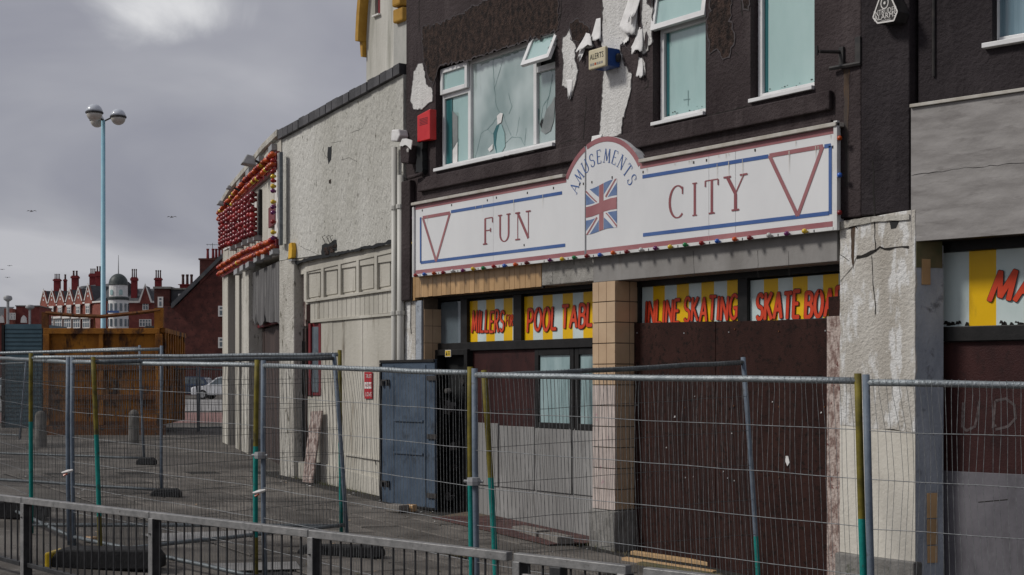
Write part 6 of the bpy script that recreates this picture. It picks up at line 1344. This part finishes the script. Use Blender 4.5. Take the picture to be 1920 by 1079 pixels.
# ---- gulls
for i, (px, py, Z, s_, lab) in enumerate(((59, 397, 80, .5, 'gull gliding left of the lamp post in the grey sky'), (322, 408, 80, .5, 'gull gliding right of the lamp post in the grey sky'), (4, 506, 120, .4, 'tiny gull low at the left picture edge'), (18, 499, 120, .4, 'tiny gull above the far left roofs'), (14, 521, 130, .45, 'tiny gull just over the disc-headed lamp'))):
    f = FP(px, Z); z = zat(py, Z); mb = MB(f); s_ *= .9
    mb.tube([(-.22 * s_, 0, z - .02), (-.1 * s_, 0, z), (.12 * s_, 0, z + .01), (.24 * s_, 0, z + .03)], [.01, .05 * s_, .05 * s_, .015], 6)
    for sg_ in (-1, 1):
        mb.add([(-.08 * s_, 0, z + .02), (.10 * s_, 0, z + .02), (.08 * s_, sg_ * .25 * s_, z + .14 * s_), (-.02 * s_, sg_ * .25 * s_, z + .14 * s_), (-.08 * s_, sg_ * .60 * s_, z + .04 * s_)], [(0, 1, 2, 3), (3, 2, 4)])
        mb.add([(0, 0, z + .02), (.12 * s_ * sg_, 0, z + .03), (.42 * s_ * sg_, .02, z + .16 * s_), (.66 * s_ * sg_, .05, z + .03 * s_), (.36 * s_ * sg_, .08, z + .09 * s_)], [(0, 1, 2, 4), (2, 3, 4)])
    tag(mb.build('gull', m_gull, origin=(f.o.x, f.o.y, z)), lab, 'gull', 'gulls over the seafront')

# ================================================================== site fences
def P3w(px, py, Z): return at(px, Z, zat(py, Z))
def fence(name, label, bl, br_, tl, tr_, detail, postm=(None, None), wm=m_wire, rm=m_galv, warp=(), group='mesh site fence panels', seed=1, nv=None, bow=.03, top_over=.05):
    """bl, br_, tl, tr_: corners (px, py, distance). posts rise a little above the top rail. detail: each wire its own part"""
    BL, BR, TL_, TR_ = [P3w(*c) for c in (bl, br_, tl, tr_)]
    base = (BL + BR) / 2; t = thing(name, label, 'fence', tuple(base), group)
    rnd = random.Random(seed); nrm = (BR - BL).cross(Vector((0, 0, 1))).normalized()
    if nrm.dot(Vector((CAMX, CAMY, 0)) - base) < 0: nrm = -nrm
    L = (BR - BL).length; r_ = .024
    for (b_, t_, pm, s_) in ((BL, TL_, postm[0], 0), (BR, TR_, postm[1], 1)):
        d = (t_ - b_).normalized(); top_ = t_ + d * top_over; ft_ = b_ - d * .10
        pm = pm or [(0, m_galv)]
        cuts = [c for c, _ in pm] + [1.0]; ms = [m for _, m in pm]
        pts = [ft_]; mi = []
        for i in range(len(pm)):
            a, e = cuts[i], cuts[i + 1]; n_ = 3
            for j in range(1, n_ + 1):
                q_ = a + (e - a) * j / n_; pts.append(ft_.lerp(top_, q_) + nrm * .012 * math.sin(q_ * 3.1)); mi.append(i)
        mb = MB(); mb.tube(pts, r_, 10, True, mi); mb.build('post', ms, t, smooth=True)
    for nm, a, b in (('top_rail', TL_, TR_), ('bottom_rail', BL, BR)):
        n_ = 8; pts = [a.lerp(b, i / n_) + Vector((0, 0, rnd.uniform(-.004, .004))) for i in range(n_ + 1)]
        mb = MB(); mb.tube(pts, r_ * .93, 8); mb.build(nm, rm if nm == 'top_rail' else m_galvd, t, smooth=True)
    nv = nv or int(L / .040); mesh = MB(); hz2 = [.0 + k / 7 for k in range(1, 7)]
    ph = rnd.uniform(0, 6); off = .018
    def pt(s_, h, dd=0.0):
        p = BL.lerp(BR, s_).lerp(TL_.lerp(TR_, s_), h)
        return p + nrm * (off + dd + bow * math.sin(h * 5 + ph) * math.sin(s_ * math.pi) * .6)
    for i in range(1, nv):
        s_ = i / nv; w1 = rnd.uniform(-.008, .008); w2 = rnd.uniform(-.008, .008)
        pts = []
        for h, d_ in ((-.006, 0), (.14, w1), (.43, w2), (.72, w1 * -1), (.86, w2 * 1.5), (.97, w1), (1.013, -w2 * .3)):
            amp = (1 if detail else .6)
            wp = sum(a_ * math.exp(-((s_ - c_) / w_) ** 2) * math.sin(max(0, h - .45) / .55 * math.pi) * (1 if h < 1 else 0) for c_, w_, a_ in warp)
            pts.append(pt(s_ + (d_ * amp + wp) / L, h, .004 if h > 1 else 0))
        m_ = MB() if detail else mesh
        m_.tube(pts, .0018 if detail else .0017, 3, False)
        if detail: m_.build('mesh_wire', wm, t)
    for h in hz2:
        for dh in (0,):
            n_ = 10; pts = [pt(i / n_, h + dh + rnd.uniform(-.002, .002), .004) for i in range(n_ + 1)]
            m_ = MB() if detail else mesh
            m_.tube(pts, .0030 if detail else .0026, 3, False)
            if detail: m_.build('cross_wire', m_cross, t)
    if not detail: mesh.build('wire_mesh', wm, t, kind='stuff')
    return t
def foot(px, Z, L, label, rot=0, w_=.22, h=.13, m=m_rubber, dz=0.0):
    f = FP(px, Z, rot); g0 = gz(*f.o[:2]) + dz; mb = MB(f)
    prof = [(-L / 2, 0), (L / 2, 0), (L / 2, h * .55), (L / 2 - .07, h), (-L / 2 + .07, h), (-L / 2, h * .55)]
    mb.prism([(u, g0 + z) for u, z in prof], -w_ / 2, w_ / 2); tag(mb.build('rubber_block', m, origin=(f.o.x, f.o.y, g0), bevel=.02), label, 'rubber block', 'black rubber feet of the fences')
GT = [(0, m_pteal), (.52, m_polive)]; GT2 = [(0, m_polive), (.22, m_pteal), (.62, m_polive)]; BG = [(0, m_pblue)]; TY = [(0, m_pteal), (.60, m_polive)]
def bot(px, Z, lift=.10): p = at(px, Z); return (px, HY + (CAMZ - gz(p.x, p.y) - lift) * F / Z, Z)
fence('site_fence', 'wire site fence panel at the right edge, in front of the pale pillar', bot(1640, 9.28), bot(2731, 8.17), (1624, 717, 9.28), (2731, 738, 8.17), True, (BG, BG), seed=3, warp=((.06, .07, .05), (.2, .05, -.03)))
fence('site_fence', 'wire site fence panel spanning the brown boarded shopfront, nearest row', bot(897, 11.35), bot(1629, 9.33), (890, 703, 11.35), (1609, 715, 9.33), True, (BG, TY), seed=4, warp=((.15, .1, .03), (.8, .1, -.02)))
fence('site_fence', 'wire site fence panel in front of the steel door and cream shopfront', bot(497, 13.55), bot(888, 11.4), (494, 686, 13.55), (882, 700, 11.4), True, (BG, TY), seed=5, warp=((.45, .08, .07), (.6, .06, -.05)))
fence('site_fence', 'wire site fence panel in the nearest row before the rubber feet at left', bot(139, 15.6), bot(480, 13.65), (136, 679, 15.6), (482, 685, 13.65), True, (BG, GT2), seed=6)
fence('site_fence', 'wire site fence panel at the far left end of the nearest row', bot(-12, 18.4), bot(130, 15.65), (-14, 671, 18.4), (128, 679, 15.65), False, (BG, BG), seed=7)
fence('site_fence', 'leaning wire fence panel close to the tiled column and brown boards', bot(934, 11.75), bot(1424, 13.7), (908, 706, 11.9), (1394, 680, 13.9), False, (TY, [(0, m_pteal), (.30, m_pblue)]), seed=8, wm=m_wired, rm=m_galvd)
fence('site_fence', 'wire fence panel standing flat-on left of the steel door, teal left post', (59, 984, 16.3), (640, 986, 16.3), (58, 671, 16.3), (637, 665, 16.3), False, ([(0, m_pteal), (.62, m_polive)], [(0, m_pteal), (.5, m_polive)]), seed=9, wm=m_wired)
fence('site_fence', 'tilted wire fence panel from leaning teal post to the steel door side', (188, 1034, 14.5), (649, 984, 16.1), (175, 679, 14.5), (627, 672, 16.1), False, (GT2, [(0, m_pblue)]), seed=10, wm=m_wired, rm=m_galvd)
fence('site_fence', 'wire fence panel on rubber foot behind the two nearest rows, left', bot(-170, 21.4), bot(303, 20.7), (-170, 667, 21.4), (303, 655, 20.7), False, (BG, BG), seed=11, wm=m_wired)
fence('site_fence', 'wire fence panel right in front of the rusty skip', bot(-120, 27.5), bot(270, 26), (-120, 668, 27.5), (262, 653, 26), False, (BG, BG), seed=12, wm=m_wired)
fence('site_fence', 'small distant wire fence between the rusty skip and the cream corner', bot(300, 40), bot(371, 40), (300, 692, 40), (369, 692, 40), False, (BG, BG), seed=13, wm=m_wired, nv=30, rm=m_galvd)
fence('site_fence', 'distant wire fence ending against the cream corner building', bot(373, 40.5), bot(424, 41), (374, 692, 40.5), (424, 694, 41), False, (BG, BG), seed=14, wm=m_wired, nv=24, rm=m_galvd)
fence('site_fence', 'distant tilted wire fence at the left end of the skip', bot(-60, 37), bot(38, 35), (-60, 684, 37), (49, 681, 35), False, (BG, BG), seed=15, wm=m_wired, nv=40, rm=m_galvd)
foot(312, 20.7, .42, 'black rubber fence foot alone on open paving, nearer of two'); foot(275, 25.8, .34, 'black rubber fence foot by the bollard in front of the skip')
foot(640, 15.9, .95, 'long black rubber foot under the leaning posts beside the steel door', -8); foot(30, 17.6, .75, 'black rubber foot behind the guard rail at the far left', 0, .3, .22)
foot(205, 14.3, 1.05, 'long black rubber block with yellow end behind the guard rail', -3, .35, .2)
mbf = FP(163, 14.3, -3); g0 = gz(*mbf.o[:2]); mb = MB(mbf); mb.box(-.36, -.31, -.19, .19, g0, g0 + .16); tag(mb.build('yellow_block', m_byel, bevel=.02), 'yellow plastic block at the end of the long rubber block', 'block')
foot(890, 11.4, .7, 'black rubber foot at the joint of the two middle fence panels', 30); foot(1635, 9.3, .7, 'black rubber foot below the olive and grey posts at right', 35); foot(488, 13.6, .7, 'black rubber foot under the teal and grey joint posts', 30); foot(1424, 13.7, .6, 'black rubber foot of the leaning panel by the brown boards', 20)
# clamps and tape at the joints
for px, py, Z, lab in ((484, 854, 13.55, 'grey clamp joining the two posts left of centre'), (885, 903, 11.35, 'grey clamp joining the two posts at centre')):
    p = P3w(px + 3, py, Z - .05); mb = MB(); mb.lathe([(.05, -.03), (.055, 0), (.05, .03)], tuple(p), 8); mb.tube([tuple(p - Vector((.06, .05, 0))), tuple(p + Vector((.06, .05, 0)))], .014, 6); tag(mb.build('fence_clamp', m_steel, origin=tuple(p)), lab, 'clamp', 'clamps on the fence posts')
for px, py, Z, lab in ((128, 887, 15.5, 'scrap of white and red tape on the left grey post'), (488, 925, 13.5, 'scrap of white and red tape on the teal post')):
    p = P3w(px, py, Z); d = Vector((RT[0], RT[1], 0)); t = thing('tape_scrap', lab, 'tape', tuple(p), 'tape scraps on the posts')
    mb = MB(); mb.tube([tuple(p - d * .07), tuple(p + Vector((0, 0, .015))), tuple(p + d * .05 + Vector((0, 0, .03)))], [.01, .022, .012], 5); mb.build('white_tape', m_white, t); mb = MB(); mb.tube([tuple(p - d * .05 - Vector((0, 0, .03))), tuple(p - d * .01 - Vector((0, 0, .005)))], .012, 5); mb.build('red_tape', m_bora, t)

# ================================================================== pedestrian guard rail along the kerb
Z0 = 13.4; c = -.0973
def gpos(t): Z = Z0 * (1 + c * t); X = (-915 + 305.7 * t) * Z0 / F; return Vector((CAMX + RT[0] * X + FW[0] * Z, CAMY + RT[1] * X + FW[1] * Z, 0)), Z
def gtop(t):
    p, Z = gpos(t); px = CX + F * camxz(p.x, p.y)[0] / Z
    y = 927.5 + .1125 * px; return zat(y, Z)
def guard(t0, t1, label, gate=False, seed=1):
    a, Za = gpos(t0); b, Zb = gpos(t1); a.z = gtop(t0); b.z = gtop(t1); base = (a + b) / 2; base.z = gz(base.x, base.y)
    th = thing('guard_rail', label, 'railing', tuple(base), 'pedestrian guard rail panels'); d = Vector((b.x - a.x, b.y - a.y, 0)); L = d.length; d.normalize()
    f = Frame(a.x, a.y, math.degrees(math.atan2(d.y, d.x))); ga, gb = gz(a.x, a.y), gz(b.x, b.y)
    def zt(u): return a.z + (b.z - a.z) * u / L
    def zg(u): return ga + (gb - ga) * u / L
    mb = MB(f); mb.box(.004, L - .004, -.032, .032, a.z - .06, a.z, b.z - .06, b.z); mb.build('top_rail', m_rail, th, bevel=.006)
    mb = MB(f); mb.box(.05, L - .05, -.02, .02, ga + .12, ga + .16, gb + .12, gb + .16); mb.build('bottom_rail', m_bar, th, bevel=.004)
    for u in (.035, L - .035):
        if u > .1 and not gate: continue
        mb = MB(f); mb.box(u - .03, u + .03, -.045, .045, zg(u) - .1, zt(u) - .052); po = mb.build('post', m_rail, th, bevel=.006)
        mb = MB(f); mb.box(u + .0305, u + .034, -.045, .045, zg(u), zt(u) - .056); mb.build('post_shaded_side', m_bar, po)  # thin dark sheet painting the post's right face as shaded
        mb = MB(f); mb.lathe([(.012, -.004), (.012, .004)], (u, -.046, zt(u) - .18), 6); mb.build('bolt', m_metal, po)
    n = max(4, int(round(L / .112)))
    h = a.z - .05 - (ga + .16); src = None
    for i in range(1, n):
        u = L * i / n
        if u < .08 or u > L - .08: continue
        if src is None:
            mb = MB(); mb.tube([(0, 0, -h / 2), (0, 0, h / 2)], .0085, 6); src = mb.build('bar', m_bar); src.parent = th; o = src
        else: o = dup(src, th, (0, 0, 0))
        zm_ = (zt(u) - .05 + zg(u) + .16) / 2; o.location = f.p(u, 0, zm_) - Vector(th['_base']); o.scale = (1, 1, (zt(u) - .045 - zg(u) - .15) / h)
    if gate:
        mb = MB(f); mb.box(.07, L - .35, -.03, .0, a.z - .17, a.z - .13); mb.build('latch_bar', m_rail, th, bevel=.004); mb = MB(f); mb.box(L * .35, L * .35 + .09, -.05, .03, a.z - .3, a.z - .06); mb.build('latch_box', m_bar, th, bevel=.006)
guard(-1, 0, 'guard rail panel cut by the left picture edge'); guard(0, 1, 'guard rail panel in front of the long rubber block'); guard(1, 2, 'guard rail panel below the teal and grey fence posts')
guard(2, 2.985, 'guard rail panel in front of the steel door and middle fence posts'); guard(3.01, 3.47, 'short guard rail gate with latch below the tiled column', True); guard(3.53, 5.4, 'guard rail panel at lower right below the timber planks')

# ================================================================== small things on the ground
step = struct(draped('doorstep', [(A.u(905, .1), -.75), (A.u(1111, -.1) - .05, -.75), (A.u(1111, -.1) - .05, .28), (A.u(880, .28), .28)], .03, m_grout, 10, 4))
nx, ny = 12, 4; du = (A.u(1111, -.1) - .05 - A.u(905, .1)) / nx; src = None
for i in range(nx):
    for j in range(ny):
        x = A.u(905, .1) + du * (i + .5); y = -.75 + .255 * (j + .5)
        if src is None: mb = MB(); mb.box(-du / 2 + .006, du / 2 - .006, -.121, .121, 0, .012); src = mb.build('quarry_tile', m_qtile, step, bevel=.002); src.location = (x, y, gz(x, y) + .032); o = src
        else: o = dup(src, step, (x, y, gz(x, y) + .032))
        o.rotation_euler = (0, -(gz(x + .5, y) - gz(x - .5, y)), 0)
def plank(x0, y0, x1, y1, lift, label, m=m_wood, w_=.10, h=.045):
    def gp(px, py):
        zg = -.1
        for _ in range(6): Z = F * (CAMZ - zg) / (py - HY); p = at(px, Z); zg = gz(p.x, p.y) + lift
        return Vector((p.x, p.y, zg))
    a, b = gp(x0, y0), gp(x1, y1); d = b - a; L = d.length; f = Frame(a.x, a.y, math.degrees(math.atan2(d.y, d.x)))
    mb = MB(f); mb.box(0, L, -w_ / 2, w_ / 2, a.z, a.z + h, b.z, b.z + h); return tag(mb.build('timber_plank', m, origin=tuple(a), bevel=.004), label, 'plank', 'timber lengths by the boards')
plank(1186, 1040, 1338, 1062, .01, 'upper pale timber length lying against the brown boards'); plank(1170, 1052, 1340, 1078, .01, 'front pale timber length lying by the brown boards')
plank(1200, 1062, 1350, 1086, .0, 'dark mossy timber length under the pale ones', m_woodend, .12, .05)
def stone(px, py, L, w_, h, rot, label, m=m_brickg):
    zg = -.05
    for _ in range(6): Z = F * (CAMZ - zg) / (py - HY); p = at(px, Z); zg = gz(p.x, p.y)
    f = Frame(p.x, p.y, rot); mb = MB(f); mb.box(-L / 2, L / 2, -w_ / 2, w_ / 2, zg + .02, zg + .02 + h); return tag(mb.build('loose_block', m, origin=(p.x, p.y, zg), bevel=.012), label, 'block', 'loose blocks by the doorstep')
stone(995, 1006, .66, .2, .09, -8, 'long dark kerb block on the doorstep, farther one'); stone(1042, 1020, .56, .22, .10, -12, 'grey kerb block on the doorstep nearest the tiled column'); stone(845, 1043, .75, .10, .03, 0, 'thin dark strip lying by the guard rail', m_woodend)
stone(745, 962, .30, .2, .10, 10, 'small heap of rubble below the steel door', m_brickg); stone(770, 962, .15, .12, .10, 25, 'brown brick propping the steel door', m_tile)
stone(168, 1018, .16, .08, .05, 30, 'orange scrap on the paving behind the guard rail', m_tile)
for pxs, nm in (([(395, 1062), (555, 1058), (565, 1072), (430, 1076)], 'patch'), ([(265, 1006), (478, 998), (480, 1010), (300, 1020)], 'patch')):
    q4 = []
    for px, py in pxs:
        zg = .05
        for _ in range(6): Z = F * (CAMZ - zg) / (py - HY); p = at(px, Z); zg = gz(p.x, p.y)
        q4.append((p.x, p.y))
    struct(draped('paving_patch', q4, .028, m_puddle, 4, 2))
rnd = random.Random(77); lit = MB()
for k in range(170):
    px, Z = rnd.uniform(0, 1500), rnd.uniform(12, 30)
    p = at(px, Z)
    if p.y > -.25 and p.x > WL: p.y = -.25 - rnd.random() * .5
    if C.ex.dot(p - C.o) < 0 and C.ey.dot(p - C.o) > -.2: continue
    g0 = gz(p.x, p.y) + .024; r_ = rnd.uniform(.01, .045); a0 = rnd.uniform(0, 6)
    lit.mi = rnd.choice((0, 0, 1, 2, 2))
    lit.add([(p.x + r_ * rnd.uniform(.4, 1) * math.cos(a0 + j * 1.57), p.y + r_ * rnd.uniform(.4, 1) * math.sin(a0 + j * 1.57), g0 + rnd.uniform(0, .012)) for j in range(4)], [(0, 1, 2, 3)])
lit = lit.build('litter', [m_flap, m_tile, m_woodend], kind='stuff'); lit['label'] = 'scattered scraps of litter on the pavement'
weeds = MB(); rnd = random.Random(31)
for k in range(420):                            # tufts of weed and dirt where walls meet the paving
    x_ = rnd.choice((rnd.uniform(A.u(560), A.u(712)), rnd.uniform(A.u(900), A.u(1700)), rnd.gauss(A.u(600), .5))); y_ = -.03 - abs(rnd.gauss(0, .05)) - (.14 if x_ > A.u(1100, 0) else 0); g0 = gz(x_, y_) + .01
    h_ = rnd.uniform(.02, .09); dx = rnd.uniform(-.04, .04); dy = rnd.uniform(-.04, .02); weeds.mi = rnd.choice((0, 1))
    weeds.add([(x_ - .006, y_, g0), (x_ + .006, y_, g0), (x_ + dx, y_ + dy, g0 + h_)], [(0, 1, 2)])
weeds = weeds.build('weeds', [mat('weed_green', (.035, .05, .015), (.06, .07, .025), 9, .8), m_woodend], kind='stuff'); weeds['label'] = 'thin weeds along the foot of the walls'
for o in bpy.data.objects:
    if '_base' in o: del o['_base']
